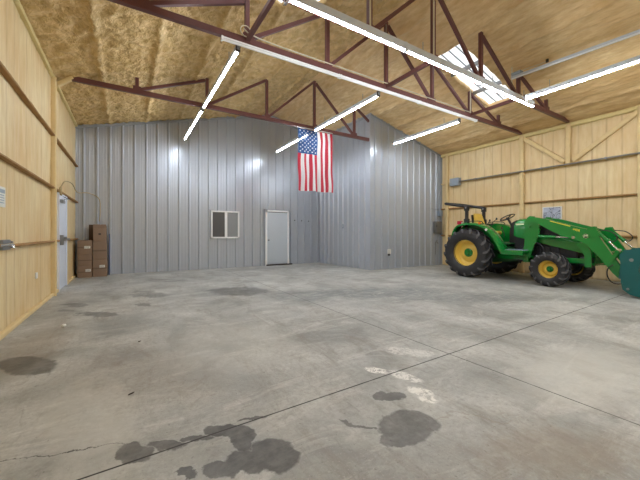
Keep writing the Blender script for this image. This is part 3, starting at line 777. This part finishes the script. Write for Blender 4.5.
# ------------------------------------------------------------------ cartons in the corner
def carton(x0, x1, y0, y1, z0, z1, label, lab=None, opened=False, mat='card', grp='cartons stacked in the back left corner'):
    t = thing('carton', label, 'cardboard box', ((x0 + x1) / 2, (y0 + y1) / 2, z0), 0, grp)
    hx, hy, h = (x1 - x0) / 2, (y1 - y0) / 2, z1 - z0
    bm = NB(); box(bm, -hx, hx, -hy, hy, 0, h, .006); obj('carton_body', bm, mat, t)
    bm = NB(); box(bm, -hx - .0015, hx + .0015, -hy - .0015, -hy + .002, h * .46, h * .54); box(bm, -.03, .03, -hy, hy, h - .001, h + .0003)
    if not opened: obj('tape', bm, 'tape', t, smooth=False)
    else: bm.free()
    if lab:
        bm = NB(); box(bm, lab[0], lab[1], -hy - .003, -hy, lab[2], lab[3]); obj('shipping_label', bm, 'paper', t, smooth=False)
        bm = NB()
        for q_ in range(5): box(bm, lab[0] + .012 + q_ * (lab[1] - lab[0] - .03) / 5, lab[0] + .018 + q_ * (lab[1] - lab[0] - .03) / 5, -hy - .004, -hy - .003, lab[2] + .01, lab[3] - .01)
        obj('barcode', bm, 'black', t, smooth=False)
    return t
carton(-1.215, -.885, 10.98, 11.38, 0, .328, 'brown carton with a white label at the floor, left stack', (.02, .14, .17, .24))
carton(-1.21, -.89, 10.99, 11.38, .33, .658, 'plain brown carton in the middle of the left stack')
carton(-1.215, -.885, 10.98, 11.38, .66, 1.06, 'brown carton with a white label on top of the left stack', (-.01, .13, .17, .24))
carton(-.87, -.53, 11.0, 11.42, 0, .498, 'brown carton with a white label at the floor, right stack', (-.01, .12, .27, .34))
carton(-.87, -.54, 11.01, 11.42, .50, 1.018, 'tall plain brown carton in the middle of the right stack')
t = carton(-.86, -.55, 11.02, 11.42, 1.02, 1.40, 'brown carton on top of the right stack with its flaps up', None, True)
for (a, b_, yy) in ((-.155, .0, -.19), (.03, .15, -.19), (-.155, .13, .185)):
    bm = NB(); box(bm, a, b_, yy - .004, yy + .004, .37, .50); obj('flap', bm, 'card', t, smooth=False)
for xx in (-.151, .147):
    bm = NB(); box(bm, xx - .004, xx + .004, -.18, .18, .37, .47); obj('flap', bm, 'card', t, smooth=False)
bm = NB(); box(bm, -.03, .03, -.2015, -.199, .2, .24); obj('hand_hole', bm, 'black', t, smooth=False)
carton(-.99, -.885, 11.385, 11.445, 0, 1.52, 'narrow dark carton standing on end behind the left stack', None, False, 'card_dark')
bm = NB(); prism(bm, [(-.50, 11.40), (-.48, 11.40), (-.48, 11.44), (-.50, 11.44)], 'z', 0, 1.25, 0, .003)
tag(obj('blue_strip', bm, 'blue'), 'thin blue strip standing against the grey wall beside the cartons', 'strip')

# specks on the floor
bm = NB(); bmesh.ops.create_icosphere(bm, subdivisions=3, radius=.028, matrix=Matrix.Translation((-.735, 5.33, .022)) @ Matrix.Diagonal((1.1, .9, .8, 1)))
for v in bm.verts: v.co += v.normal * .006 * noise.noise(v.co * 60)
tag(obj('foam_crumb', bm, 'plastic_white'), 'small white lump on the floor near the left wall', 'debris')
for i, (x, y, l) in enumerate([(.11, 4.15, 'tiny dark pebble on the floor in front of the window'), (.02, 2.83, 'tiny dark twig on the floor left of the big stain')]):
    bm = NB(); bmesh.ops.create_icosphere(bm, subdivisions=2, radius=.010, matrix=Matrix.Translation((x, y, .006)) @ Matrix.Rotation(.6, 4, 'Z') @ Matrix.Diagonal((1.8 + i, .7, .5, 1)))
    for v in bm.verts: v.co += v.normal * .003 * noise.noise(v.co * 90)
    tag(obj('pebble' if i == 0 else 'twig', bm, 'dark_metal'), l, 'debris')

#TRACTOR-BEGIN
# ------------------------------------------------------------------ tractor with front loader
# local frame: +x = forward (towards the bucket), +y = away from the camera, origin on the floor under the rear axle
TR = thing('tractor', 'green compact tractor with yellow wheels and a front loader by the right wall', 'tractor', (9.2, 5.37, 0), -PI / 2)
def wheel(cx, cy, R, W, rimR, out, nl, lug, name):
    """out = -1: outside faces -y"""
    C = (cx, cy, R)
    hw = W / 2; s = rimR
    bm = NB()
    lipp = [(s - .035, out * hw * .55), (s + .005, out * hw * .86), (s + .012, out * hw * .80), (s - .015, out * hw * .45), (s - .04, out * hw * .30), (s - .055, out * hw * -.2),
            (s * .70, out * hw * -.35), (s * .58, out * hw * -.15), (s * .34, out * hw * -.08), (s * .30, out * hw * -.2), (0, out * hw * -.2)]
    lathe(bm, lipp, C, 'y', 48, cap=False)
    lathe(bm, [(s - .06, out * hw * -.25), (s - .03, -out * hw * .6), (s + .005, -out * hw * .86), (s - .01, -out * hw * .84), (s - .07, -out * hw * .4), (s - .075, out * hw * -.26)], C, 'y', 48, cap=False)
    rim = obj(name, bm, 'yellow', TR)
    bm = NB()
    sh = R - lug
    prof = [(s - .012, .80), (s + .01, .92), (s + (sh - s) * .35, 1.03), (s + (sh - s) * .7, 1.02), (sh - .012, .90), (sh, .72), (sh + .004, .3), (sh + .005, 0)]
    prof = [(r, -t * hw) for r, t in prof] + [(r, t * hw) for r, t in prof[-2::-1]] + [(s - .03, .7 * hw), (s - .03, -.7 * hw)]
    lathe(bm, prof, C, 'y', 64, closed=True)
    for side in (-1, 1):
        for k in range(nl):
            a0 = 2 * PI * (k + (.5 if side > 0 else 0)) / nl
            stn = [(-.06, .0, R, sh - .01, .028), (.30, .09, R, sh - .01, .030), (.66, .18, R - .004, sh - .012, .036), (.95, .22, R - .02, sh - .03, .044), (1.08, .235, R - .06, sh - .07, .046), (1.09, .25, sh - .07, sh - .12, .038)]
            rings = []
            for t, da, ro, ri, wd_ in stn:
                a = a0 - da * (1.45 * .68 / R) * 1.0; wa = wd_ * .92 / R * (1.0 if R > .5 else .72)
                y = cy + side * t * hw
                if ro < sh - .02: ri = ro - .04
                q = []
                for rr, aa in ((ri, a - wa), (ro, a - wa * .8), (ro, a + wa * .8), (ri, a + wa)):
                    q.append(bm.verts.new((cx + rr * math.cos(aa), y, R + rr * math.sin(aa))))
                rings.append(q)
            for i in range(len(rings) - 1):
                A, B = rings[i], rings[i + 1]
                for j in range(4): bm.faces.new((A[j], A[(j + 1) % 4], B[(j + 1) % 4], B[j])).material_index = 1 if j == 1 else 0
            bm.faces.new(rings[0][::-1]); bm.faces.new(rings[-1])
    obj('tyre', bm, ['rubber', 'tread'], rim)
    bm = NB()
    lathe(bm, [(s * .30, out * hw * -.2), (s * .30, out * hw * -.02), (s * .25, out * hw * .04), (s * .17, out * hw * .08), (s * .15, out * hw * .34), (0, out * hw * .36)], C, 'y', 24)
    for k in range(8):
        a = 2 * PI * k / 8; px, pz = cx + s * .20 * math.cos(a), R + s * .20 * math.sin(a)
        lathe(bm, [(.014, 0), (.014, out * .025), (0, out * .027)], (px, cy + out * hw * .02, pz), 'y', 6)
    obj('hub', bm, 'green', rim)
    return rim
for o in (-1, 1):
    wheel(-.05, o * .79, .70, .42, .40, o, 16, .055, 'rear_wheel')
    wheel(1.97, o * .70, .41, .30, .235, o, 14, .042, 'front_wheel')

# chassis
bm = NB(); prism(bm, [(-.38, .55), (-.42, .95), (-.2, 1.08), (.45, .98), (1.0, .92), (1.0, .50), (.3, .42), (-.2, .45)], 'y', -.19, .19, 0, .02); obj('transmission', bm, 'green_dark', TR)
bm = NB(); lathe(bm, [(.0, -.62), (.09, -.62), (.10, -.42), (.14, -.25), (.17, -.15), (.17, .15), (.14, .25), (.10, .42), (.09, .62), (0, .62)], (-.05, 0, .70), 'y', 20); obj('rear_axle', bm, 'green_dark', TR)
bm = NB(); prism(bm, [(.95, .52), (.95, 1.16), (1.15, 1.2), (1.62, 1.16), (2.1, 1.0), (2.35, .88), (2.35, .60), (1.6, .48)], 'y', -.24, .24, 0, .02)
for i in range(5): box(bm, 1.1 + i * .2, 1.2 + i * .2, -.27, .27, .66, .92, .01)
lathe(bm, [(0, -.31), (.09, -.31), (.09, -.22), (0, -.22)], (1.35, 0, .95), 'y', 18)
obj('engine', bm, 'engine', TR)
bm = NB()
prism(bm, [(-.60, .34), (-.16, .34), (-.10, .40), (.10, .40), (.16, .34), (.60, .34), (.60, .43), (.2, .47), (-.2, .47), (-.60, .43)], 'x', 1.94, 2.06)
for o in (-1, 1): lathe(bm, [(0, o * .52), (.17, o * .53), (.19, o * .57), (.19, o * .63), (0, o * .64)], (1.97, 0, .41), 'y', 20)
obj('front_axle', bm, 'engine', TR)
for s_ in (-1, 1):
    bm = NB(); box(bm, .55, 2.55, s_ * .30 - .03, s_ * .30 + .03, .56, .68, .008); box(bm, 1.3, 1.42, min(s_ * .3, s_ * .52), max(s_ * .3, s_ * .52), .52, .66, .008); obj('frame_rail', bm, 'green', TR)
bm = NB(); box(bm, 2.42, 2.60, -.32, .32, .50, .72, .02); obj('front_weight_bracket', bm, 'engine', TR)

# hood: loft
bm = NB(); rings = []
for s_, zt, zb, w_ in [(.95, 1.60, 1.20, .27), (1.05, 1.66, 1.16, .30), (1.30, 1.66, 1.10, .32), (1.6, 1.60, 1.02, .32), (1.9, 1.52, .94, .315), (2.15, 1.42, .88, .31), (2.35, 1.30, .83, .30), (2.50, 1.10, .78, .28), (2.60, .88, .72, .24), (2.63, .76, .70, .20)]:
    ring = []
    for k in range(17):
        a = PI * k / 16; ca, sa = math.cos(a), math.sin(a)
        y = math.copysign(abs(ca) ** .45, ca) * w_ * (1 - .10 * sa); z = zb + (zt - zb) * (sa ** .55 if sa > 1e-6 else 0)
        ring.append(bm.verts.new((s_, y, z)))
    rings.append(ring)
for i in range(len(rings) - 1):
    for k in range(16): bm.faces.new((rings[i][k], rings[i][k + 1], rings[i + 1][k + 1], rings[i + 1][k]))
    bm.faces.new((rings[i][0], rings[i + 1][0], rings[i + 1][16], rings[i][16]))
bm.faces.new(rings[0]); bm.faces.new(rings[-1][::-1])
hood = obj('hood', bm, 'green', TR)
bm = NB()
for s_ in (-1, 1): prism(bm, [(1.02, 1.52), (1.3, 1.52), (1.34, 1.49), (1.04, 1.48)], 'y', s_ * .325, s_ * .318)
obj('hood_decal', bm, 'decal_white', hood, smooth=False)
for s_ in (-1, 1):
    bm = NB(); prism(bm, [(1.42, 1.20), (1.46, 1.48), (1.72, 1.46), (1.98, 1.36), (2.04, 1.16)], 'y', s_ * .312, s_ * .328, 0, .003)
    for i in range(7): bar(bm, (1.46 + .08 * i, s_ * .332, 1.20), (1.48 + .08 * i, s_ * .332, 1.45 - .018 * i), .012, .01)
    obj('side_grille', bm, 'engine', hood)
bm = NB()
for s_ in (-1, 1): box(bm, 2.42, 2.53, s_ * .20 - .055, s_ * .20 + .055, 1.02, 1.12, .015)
obj('headlight', bm, 'sole', hood)
# grille bar guard hung in front of the hood
bm = NB()
for y in [-.26 + .104 * k for k in range(6)]: tube(bm, curve([(2.66, y, .52), (2.70, y, .8), (2.66, y, 1.02), (2.58, y, 1.16)], 4), .012, 6)
for z_, x_ in ((.55, 2.67), (.85, 2.70), (1.14, 2.6)): tube(bm, [(x_, -.28, z_), (x_, .28, z_)], .016, 8)
bar(bm, (2.55, -.28, .56), (2.67, -.28, .56), .04); bar(bm, (2.55, .28, .56), (2.67, .28, .56), .04)
obj('grille_guard', bm, 'green', TR)

# dash, steering
bm = NB(); prism(bm, [(.78, .92), (.80, 1.38), (.86, 1.56), (.98, 1.62), (1.05, 1.60), (1.05, .92)], 'y', -.20, .20, 0, .03); obj('dashboard', bm, 'black', TR)
bm = NB(); cs = Vector((.66, -.03, 1.71)); nrm = Vector((-.45, 0, .89)).normalized(); e1 = Vector((.89, 0, .45)); e2 = Vector((0, 1, 0))
tube(bm, [cs + (e1 * math.cos(a) + e2 * math.sin(a)) * .19 for a in [2 * PI * k / 36 for k in range(36)]], .016, 8, closed=True)
for a in (PI / 2, PI * 7 / 6, PI * 11 / 6): bar(bm, cs - nrm * .03, cs + (e1 * math.cos(a) + e2 * math.sin(a)) * .185, .03, .014)
lathe(bm, [(0, -.02), (.045, -.02), (.04, .02), (0, .025)], cs - nrm * .02, 'z', 16)
sw = obj('steering_wheel', bm, 'black', TR)
bm = NB(); tube(bm, [cs - nrm * .02, cs - nrm * .30], .03, 10); obj('steering_column', bm, 'black', sw)

# fenders and platform
FP = [(-.58, 1.18), (-.53, 1.34), (-.42, 1.48), (-.22, 1.55), (0, 1.56), (.20, 1.54), (.38, 1.48), (.55, 1.37), (.68, 1.23), (.79, 1.06), (.88, .90), (.97, .74)]
for s_ in (-1, 1):
    bm = NB()
    pts = [Vector((p[0], 0, p[1])) for p in FP]; pts = curve(pts, 4)
    rings = []
    for i, p in enumerate(pts):
        a = pts[max(0, i - 1)]; c = pts[min(len(pts) - 1, i + 1)]; t_ = (c - a).normalized(); nn = Vector((-t_.z, 0, t_.x))
        q = i / (len(pts) - 1); wout = .83
        sec = [(.50, 0), (.53, .012), (wout - .05, .012), (wout, -.008), (wout + .005, -.055), (wout - .012, -.055), (wout - .016, -.018), (.52, -.012)]
        rings.append([bm.verts.new((p.x + nn.x * n_, s_ * y, p.z + nn.z * n_)) for y, n_ in sec])
    for i in range(len(rings) - 1):
        for k in range(8): bm.faces.new((rings[i][k], rings[i][(k + 1) % 8], rings[i + 1][(k + 1) % 8], rings[i + 1][k]))
    bm.faces.new(rings[0][::-1]); bm.faces.new(rings[-1])
    fen = obj('fender', bm, 'green', TR)
    # inner side shield
    bm = NB(); pl = [(p.x, p.z - .005) for p in pts[::3]] + [(.90, .80), (-.3, .80)]
    prism(bm, pl, 'y', s_ * .485, s_ * .505); obj('inner_shield', bm, 'green', fen)
    bm = NB(); tube(bm, curve([(-.28, s_ * .58, 1.52), (-.22, s_ * .58, 1.60), (0, s_ * .58, 1.62), (.22, s_ * .58, 1.60), (.28, s_ * .58, 1.54)], 5), .012, 8); obj('grab_rail', bm, 'black', fen)
    bm = NB(); box(bm, .96, 1.44, min(s_ * .20, s_ * .86), max(s_ * .20, s_ * .86), .77, .82, .008)
    box(bm, .92, 1.46, min(s_ * .83, s_ * .88), max(s_ * .83, s_ * .88), .71, .83, .01); pf = obj('platform', bm, 'green', TR)
    bm = NB(); box(bm, .99, 1.42, min(s_ * .24, s_ * .82), max(s_ * .24, s_ * .82), .82, .83, .002)
    for i in range(8): box(bm, 1.0 + i * .053, 1.02 + i * .053, min(s_ * .26, s_ * .80), max(s_ * .26, s_ * .80), .83, .838)
    obj('foot_mat', bm, 'box_grey', pf)
    bm = NB(); box(bm, 1.0, 1.3, min(s_ * .80, s_ * .86), max(s_ * .80, s_ * .86), .42, .45, .004); bar(bm, (1.02, s_ * .83, .44), (1.02, s_ * .83, .74), .03, .02); bar(bm, (1.28, s_ * .83, .44), (1.28, s_ * .83, .74), .03, .02)
    if s_ > 0: obj('step', bm, 'green_dark', TR)
    else: bm.free()
    # tail lamp on a short stalk
    bm = NB(); tube(bm, [(-.42, s_ * .55, 1.38), (-.47, s_ * .55, 1.54)], .012, 8); tl = obj('lamp_stalk', bm, 'black', TR)
    bm = NB(); box(bm, -.53, -.41, s_ * .55 - .06, s_ * .55 + .06, 1.53, 1.64, .012); obj('tail_lamp', bm, 'lamp_red', tl)
    bm = NB(); box(bm, -.405, -.395, s_ * .55 - .03, s_ * .55 + .03, 1.56, 1.60, .002); obj('lens', bm, 'plastic_white', tl, smooth=False)
bm = NB(); box(bm, -.25, .95, -.5, .5, .96, 1.0, .01); prism(bm, [(.5, .98), (.95, .80), (.98, .80), (.98, .84), (.55, 1.02)], 'y', -.5, .5); obj('operator_deck', bm, 'green_dark', TR)
bm = NB(); lathe(bm, [(0, -.02), (.035, -.02), (.04, 0), (.035, .02), (0, .03)], (.30, -.80, 1.55), 'y', 14); obj('marker_lamp', bm, 'orange', TR)
bm = NB(); lathe(bm, [(0, -.02), (.03, -.02), (.034, .0), (0, .03)], (.52, -.845, 1.36), 'y', 14); obj('marker_lamp', bm, 'plastic_white', TR)

# seat
bm = NB(); prism(bm, [(-.14, 1.18), (.34, 1.22), (.38, 1.28), (.35, 1.33), (-.10, 1.30), (-.16, 1.24)], 'y', -.24, .24, 0, .02); seat = obj('seat', bm, 'seat_yellow', TR)
bm = NB(); prism(bm, [(-.13, 1.30), (-.05, 1.31), (-.13, 1.60), (-.20, 1.84), (-.26, 1.87), (-.28, 1.82), (-.24, 1.55), (-.17, 1.30)], 'y', -.19, .19, 0, .03); obj('backrest', bm, 'seat_yellow', seat)
bm = NB(); prism(bm, [(-.18, 1.16), (-.17, 1.30), (-.25, 1.55), (-.295, 1.83), (-.31, 1.82), (-.27, 1.5), (-.21, 1.16)], 'y', -.24, .24, 0, .006); box(bm, -.14, .32, -.2, .2, 1.0, 1.19, .01); obj('seat_shell', bm, 'black', seat)
for s_ in (-1, 1):
    bm = NB(); prism(bm, [(-.24, 1.50), (.10, 1.52), (.12, 1.56), (-.24, 1.56)], 'y', s_ * .25, s_ * .30, 0, .008); obj('armrest', bm, 'black', seat)
# levers
for (x_, y_, h_, a_) in ((.48, -.44, 1.66, .10), (.34, -.46, 1.62, .06), (.75, -.40, 1.40, -.05)):
    bm = NB(); tube(bm, curve([(x_ - a_ * .2, y_, 1.15), (x_ - a_ * .3, y_, h_ - .15), (x_ + a_, y_, h_)], 5), .009, 8)
    lathe(bm, [(0, -.03), (.018, -.025), (.024, .01), (.014, .035), (0, .04)], (x_ + a_, y_, h_), 'z', 10); obj('lever', bm, 'black', TR)
# roll bar folded back
rb = None
for s_ in (-1, 1):
    y = s_ * .45 - .05
    bm = NB(); bar(bm, (-.28, y, .85), (-.28, y, 2.0), .065, .085); box(bm, -.34, -.22, y - .05, y + .05, 1.94, 2.08, .008); box(bm, -.35, -.21, y - .045, y + .045, 1.55, 1.70, .008)
    p_ = obj('roll_bar_post', bm, 'black', TR)
    bm = NB(); lathe(bm, [(0, -.065), (.022, -.065), (.022, .065), (0, .065)], (-.28, y, 2.03), 'y', 10); obj('hinge_pin', bm, 'steel', p_)
bm = NB(); tube(bm, curve([(-.25, -.50, 2.06), (-.6, -.50, 2.13), (-.95, -.50, 2.20), (-1.03, -.44, 2.22), (-1.05, -.05, 2.22), (-1.03, .34, 2.22), (-.95, .40, 2.20), (-.6, .40, 2.13), (-.25, .40, 2.06)], 5), .042, 8); obj('folded_roll_bar', bm, 'black', TR)

# rear linkage
for s_ in (-1, 1):
    bm = NB(); bar(bm, (-.2, s_ * .18, .50), (-.95, s_ * .34, .46), .03, .06); bar(bm, (-.28, s_ * .2, 1.08), (-.62, s_ * .27, 1.02), .04, .05); tube(bm, [(-.62, s_ * .27, 1.02), (-.70, s_ * .29, .50)], .016, 8)
    lathe(bm, [(.02, -.025), (.045, -.025), (.045, .025), (.02, .025)], (-.96, s_ * .34, .46), 'y', 14); obj('lift_arm', bm, 'green_dark', TR)
bm = NB(); tube(bm, [(-.35, 0, 1.02), (-.6, 0, 1.04)], .03, 10); tube(bm, [(-.6, 0, 1.04), (-.82, 0, 1.08)], .017, 8); obj('top_link', bm, 'steel', TR)
bm = NB(); box(bm, -.52, -.40, -.12, .12, .42, .62, .01); bar(bm, (-.45, 0, .46), (-.85, 0, .44), .08, .03); obj('drawbar', bm, 'green_dark', TR)
bm = NB(); tube(bm, curve([(-.45, -.25, 1.0), (-.62, -.3, 1.12), (-.72, -.32, 1.0), (-.66, -.3, .9)], 5), .018, 8); obj('remote_hose', bm, 'green_dark', TR)

# loader
AR = [(1.46, 1.67), (1.60, 1.66), (1.79, 1.62), (2.39, 1.42), (2.70, 1.325), (2.78, 1.28), (2.86, 1.14), (2.98, .92), (3.17, .58), (3.21, .46), (3.20, .36), (3.13, .33), (3.05, .42), (2.83, .74), (2.62, 1.0), (2.52, 1.07), (2.35, 1.14), (2.12, 1.21), (1.90, 1.34), (1.62, 1.52), (1.47, 1.54)]
LD = None
for s_ in (-1, 1):
    y = s_ * .50
    bm = NB(); prism(bm, [(1.22, .62), (1.26, .74), (1.31, .92), (1.33, 1.10), (1.30, 1.24), (1.33, 1.36), (1.30, 1.50), (1.38, 1.66), (1.44, 1.70), (1.54, 1.69), (1.60, 1.55), (1.66, 1.44), (1.66, 1.24), (1.62, 1.12), (1.54, .96), (1.48, .80), (1.46, .66), (1.40, .58), (1.28, .56)], 'y', y - s_ * .045 - .03, y - s_ * .045 + .03, 0, .006)
    for (px, pz, r_) in ((1.50, 1.62, .035), (1.60, 1.18, .035), (1.34, .72, .03), (1.44, 1.42, .022)): lathe(bm, [(0, -.075), (r_, -.075), (r_, .02), (0, .02)] if s_ < 0 else [(0, .075), (r_, .075), (r_, -.02), (0, -.02)], (px, y - s_ * .045, pz), 'y', 14)
    bar(bm, (1.36, s_ * .3, .62), (1.36, s_ * .5, .62), .12, .12)
    mast = obj('loader_mast', bm, 'green', TR)
    bm = NB(); prism(bm, AR, 'y', y + s_ * .0 - .035, y + .035, 0, .006)
    prism(bm, [(2.60, 1.30), (2.66, 1.40), (2.76, 1.41), (2.86, 1.22), (2.74, 1.16)], 'y', y + s_ * .045 - .008, y + s_ * .045 + .008)
    prism(bm, [(2.60, 1.30), (2.66, 1.40), (2.76, 1.41), (2.86, 1.22), (2.74, 1.16)], 'y', y - s_ * .045 - .008, y - s_ * .045 + .008)
    for (px, pz, r_) in ((2.70, 1.36, .03), (3.13, .42, .035), (2.36, 1.22, .028), (2.66, 1.20, .02)): lathe(bm, [(0, -.06), (r_, -.06), (r_, .06), (0, .06)], (px, y, pz), 'y', 14)
    arm = obj('loader_arm', bm, 'green', TR)
    yo = y + s_ * .0365
    bm = NB(); prism(bm, [(1.90, 1.553), (1.92, 1.562), (2.32, 1.43), (2.31, 1.413)], 'y', yo - .002, yo + .002); obj('stripe', bm, 'decal_yellow', arm, smooth=False)
    ey = y + s_ * .037
    rot = Matrix.Rotation(PI / 2, 4, 'X') if s_ < 0 else Matrix.Rotation(PI, 4, 'Z') @ Matrix.Rotation(PI / 2, 4, 'X')
    tilt = math.radians(18.5)
    tm = Matrix.Translation((2.43, ey, 1.335)) @ (Matrix.Rotation(tilt, 4, 'Y') if True else Matrix()) @ rot
    text_mesh('arm_number', '440R', .07, 'decal_yellow', arm, tm)
    # round emblem: yellow ring, green field, small leaping shape
    def ring2d(bm, cx, cz, rx, rz_, y0, y1, mi=0, n=28):
        prism(bm, [(cx + rx * math.cos(2 * PI * k / n), cz + rz_ * math.sin(2 * PI * k / n)) for k in range(n)], 'y', y0, y1, mi)
    bm = NB(); ring2d(bm, 2.60, 1.195, .050, .046, min(ey, ey + s_ * .002), max(ey, ey + s_ * .002), 0); ring2d(bm, 2.60, 1.195, .044, .040, min(ey, ey + s_ * .004), max(ey, ey + s_ * .004), 1)
    prism(bm, [(2.565, 1.205), (2.58, 1.215), (2.61, 1.21), (2.62, 1.225), (2.625, 1.235), (2.63, 1.222), (2.64, 1.215), (2.63, 1.205), (2.645, 1.185), (2.63, 1.187), (2.615, 1.195), (2.585, 1.195), (2.565, 1.175), (2.558, 1.18), (2.572, 1.195)], 'y', min(ey, ey + s_ * .006), max(ey, ey + s_ * .006), 0)
    obj('emblem', bm, ['decal_white', 'engine'], arm, smooth=False)
    # lift cylinder beneath the boom
    yc = y + s_ * .0
    bm = NB(); tube(bm, [(1.62, yc, 1.18), (2.02, yc, 1.17)], .036, 14); lathe(bm, [(0, -.04), (.045, -.04), (.045, .04), (0, .04)], (1.61, yc, 1.18), 'y', 14); lc = obj('lift_cylinder', bm, 'green', TR)
    bm = NB(); tube(bm, [(2.02, yc, 1.17), (2.35, yc, 1.165)], .018, 12); lathe(bm, [(0, -.04), (.034, -.04), (.034, .04), (0, .04)], (2.37, yc, 1.165), 'y', 14); obj('piston_rod', bm, 'chrome', lc)
    bm = NB(); tube(bm, curve([(1.62, yc - s_ * .05, 1.22), (1.9, yc - s_ * .05, 1.13), (2.3, yc - s_ * .06, 1.08), (2.5, yc - s_ * .06, 1.0)], 5), .014, 8); obj('pipe', bm, 'green', lc)
    # tilt cylinder and rod to the bucket
    yt = y + s_ * .0
    bm = NB(); tube(bm, [(2.72, yt, 1.36), (2.97, yt, 1.09)], .036, 14); tube(bm, [(2.95, yt, 1.11), (2.98, yt, 1.08)], .044, 14); tc_ = obj('tilt_cylinder', bm, 'green', TR)
    bm = NB(); tube(bm, [(2.97, yt, 1.09), (3.12, yt, .92)], .02, 12); lathe(bm, [(0, -.045), (.04, -.045), (.04, .045), (0, .045)], (3.14, yt, .90), 'y', 14); obj('piston_rod', bm, 'chrome', tc_)
    bm = NB(); bar(bm, (3.14, yt - .05, .90), (3.02, yt - .05, .66), .016, .06); bar(bm, (3.14, yt + .05, .90), (3.02, yt + .05, .66), .016, .06); bar(bm, (3.14, yt, .88), (3.27, yt, .80), .04, .06); obj('tilt_link', bm, 'green', tc_)
    bm = NB(); tube(bm, curve([(2.80, yt + .05, 1.33), (2.98, yt + .07, 1.30), (3.10, yt + .06, 1.18), (3.04, yt + .05, 1.08), (2.96, yt + .04, 1.14)], 6), .011, 8); obj('hydraulic_hose', bm, 'black', TR); bm = NB()
    tube(bm, curve([(3.06, yt - .05, .60), (2.98, yt - .07, .50), (2.98, yt - .07, .34), (3.06, yt - .06, .22), (3.20, yt - .05, .22), (3.24, yt - .05, .30)], 6), .011, 8)
    obj('hydraulic_hose', bm, 'black', TR)
    # parking stand plate under the knee
    bm = NB(); prism(bm, [(2.46, 1.06), (2.60, 1.02), (2.66, .86), (2.68, .78), (2.68, .50), (2.56, .50), (2.56, .76), (2.50, .88), (2.40, 1.0)], 'y', y - s_ * .05 - .03, y - s_ * .05 + .012, 0, .004); obj('parking_stand', bm, 'green', TR)
bm = NB(); tube(bm, [(2.90, -.5, .82), (2.90, .5, .82)], .05, 16); obj('cross_tube', bm, 'green', TR)
bm = NB()
for dy in (-.03, 0, .03): tube(bm, curve([(1.52, -.42 + dy, 1.50), (1.66, -.40 + dy, 1.56), (1.9, -.42 + dy, 1.50), (2.2, -.44 + dy, 1.38)], 5), .010, 6)
for dy in (-.03, .0): tube(bm, curve([(1.50, -.42 + dy, .9), (1.60, -.43 + dy, 1.02), (1.74, -.42 + dy, .86), (1.66, -.42 + dy, .70), (1.5, -.40 + dy, .66)], 5), .011, 6)
obj('hydraulic_lines', bm, 'engine', TR)

# bucket
BK = [(3.205, .83), (3.26, .90), (3.40, .965), (3.58, 1.0), (3.62, 1.0), (3.60, .84), (3.50, .70), (3.47, .55), (3.52, .42), (3.66, .28), (4.02, .14), (4.08, .045), (3.98, .02), (3.55, .02), (3.36, .06), (3.25, .15), (3.225, .30), (3.225, .60)]
bm = NB()
yA, yB_ = -.90, .90
back = [(3.60, 1.0), (3.40, .965), (3.26, .90), (3.21, .80), (3.23, .60), (3.23, .30), (3.26, .16), (3.36, .07), (3.55, .025), (4.0, .022)]
inner = [(a + .018 if i < 6 else a + .01, b + .016 if i > 5 else b - (.02 if i < 2 else 0)) for i, (a, b) in enumerate(back)]
inner[0] = (3.60, .98); inner[1] = (3.41, .945); inner[2] = (3.275, .885)
rr = []
for (a, b) in back + inner[::-1]: rr.append((bm.verts.new((a, yA, b)), bm.verts.new((a, yB_, b))))
n_ = len(rr)
for i in range(n_): bm.faces.new((rr[i][0], rr[(i + 1) % n_][0], rr[(i + 1) % n_][1], rr[i][1]))
m_ = len(back)
for e in (0, 1):
    for i in range(m_ - 1): bm.faces.new((rr[i][e], rr[i + 1][e], rr[n_ - 2 - i][e], rr[n_ - 1 - i][e]))
bk = obj('bucket', bm, 'teal', TR); bk.location.x = .045
for s_ in (-1, 1):
    bm = NB(); prism(bm, BK, 'y', s_ * .90 - .012, s_ * .90 + .012, 0, .003); obj('side_plate', bm, 'teal', bk)
    bm = NB()
    for (px, pz, r_) in ((3.38, .74, .032), (3.33, .17, .022)):
        lathe(bm, [(0, -.02), (r_, -.02), (r_, .004), (0, .004)] if s_ < 0 else [(0, .02), (r_, .02), (r_, -.004), (0, -.004)], (px, s_ * .905, pz), 'y', 16)
    obj('bolt', bm, 'steel', bk)
    bm = NB(); 
    for dy in (-.05, .05): prism(bm, [(3.10, .32), (3.12, .50), (3.18, .92), (3.27, .92), (3.24, .30)], 'y', s_ * .5 + dy - .008, s_ * .5 + dy + .008)
    obj('mounting_ear', bm, 'teal', bk)
bm = NB(); box(bm, 3.85, 4.10, yA, yB_, .005, .03, .003); obj('cutting_edge', bm, 'steel', bk)
bm = NB(); tube(bm, [(3.50, yA + .01, .84), (3.50, yB_ - .01, .84)], .025, 12); obj('stiffener', bm, 'dark_metal', bk)
#TRACTOR-END

# ------------------------------------------------------------------ camera, world, view
cam = bpy.data.cameras.new('camera'); co = bpy.data.objects.new('camera', cam); COL.objects.link(co)
cam.sensor_width = 36; cam.lens = 310.42 / 640 * 36
co.location = (0, 0, 1.25); co.rotation_euler = (math.radians(90), 0, math.radians(-31.701)); cam.shift_y = -6.3 / 640
cam.clip_start = .05; cam.clip_end = 100
scene.camera = co
wd = bpy.data.worlds.new('world'); scene.world = wd; wd.use_nodes = True
wd.node_tree.nodes['Background'].inputs[0].default_value = (.75, .85, 1, 1); wd.node_tree.nodes['Background'].inputs[1].default_value = 1.0
scene.view_settings.view_transform = 'Standard'; scene.view_settings.look = 'None'; scene.view_settings.gamma = 1
scene.view_settings.use_curve_mapping = False
scene.view_settings.exposure = 1.95
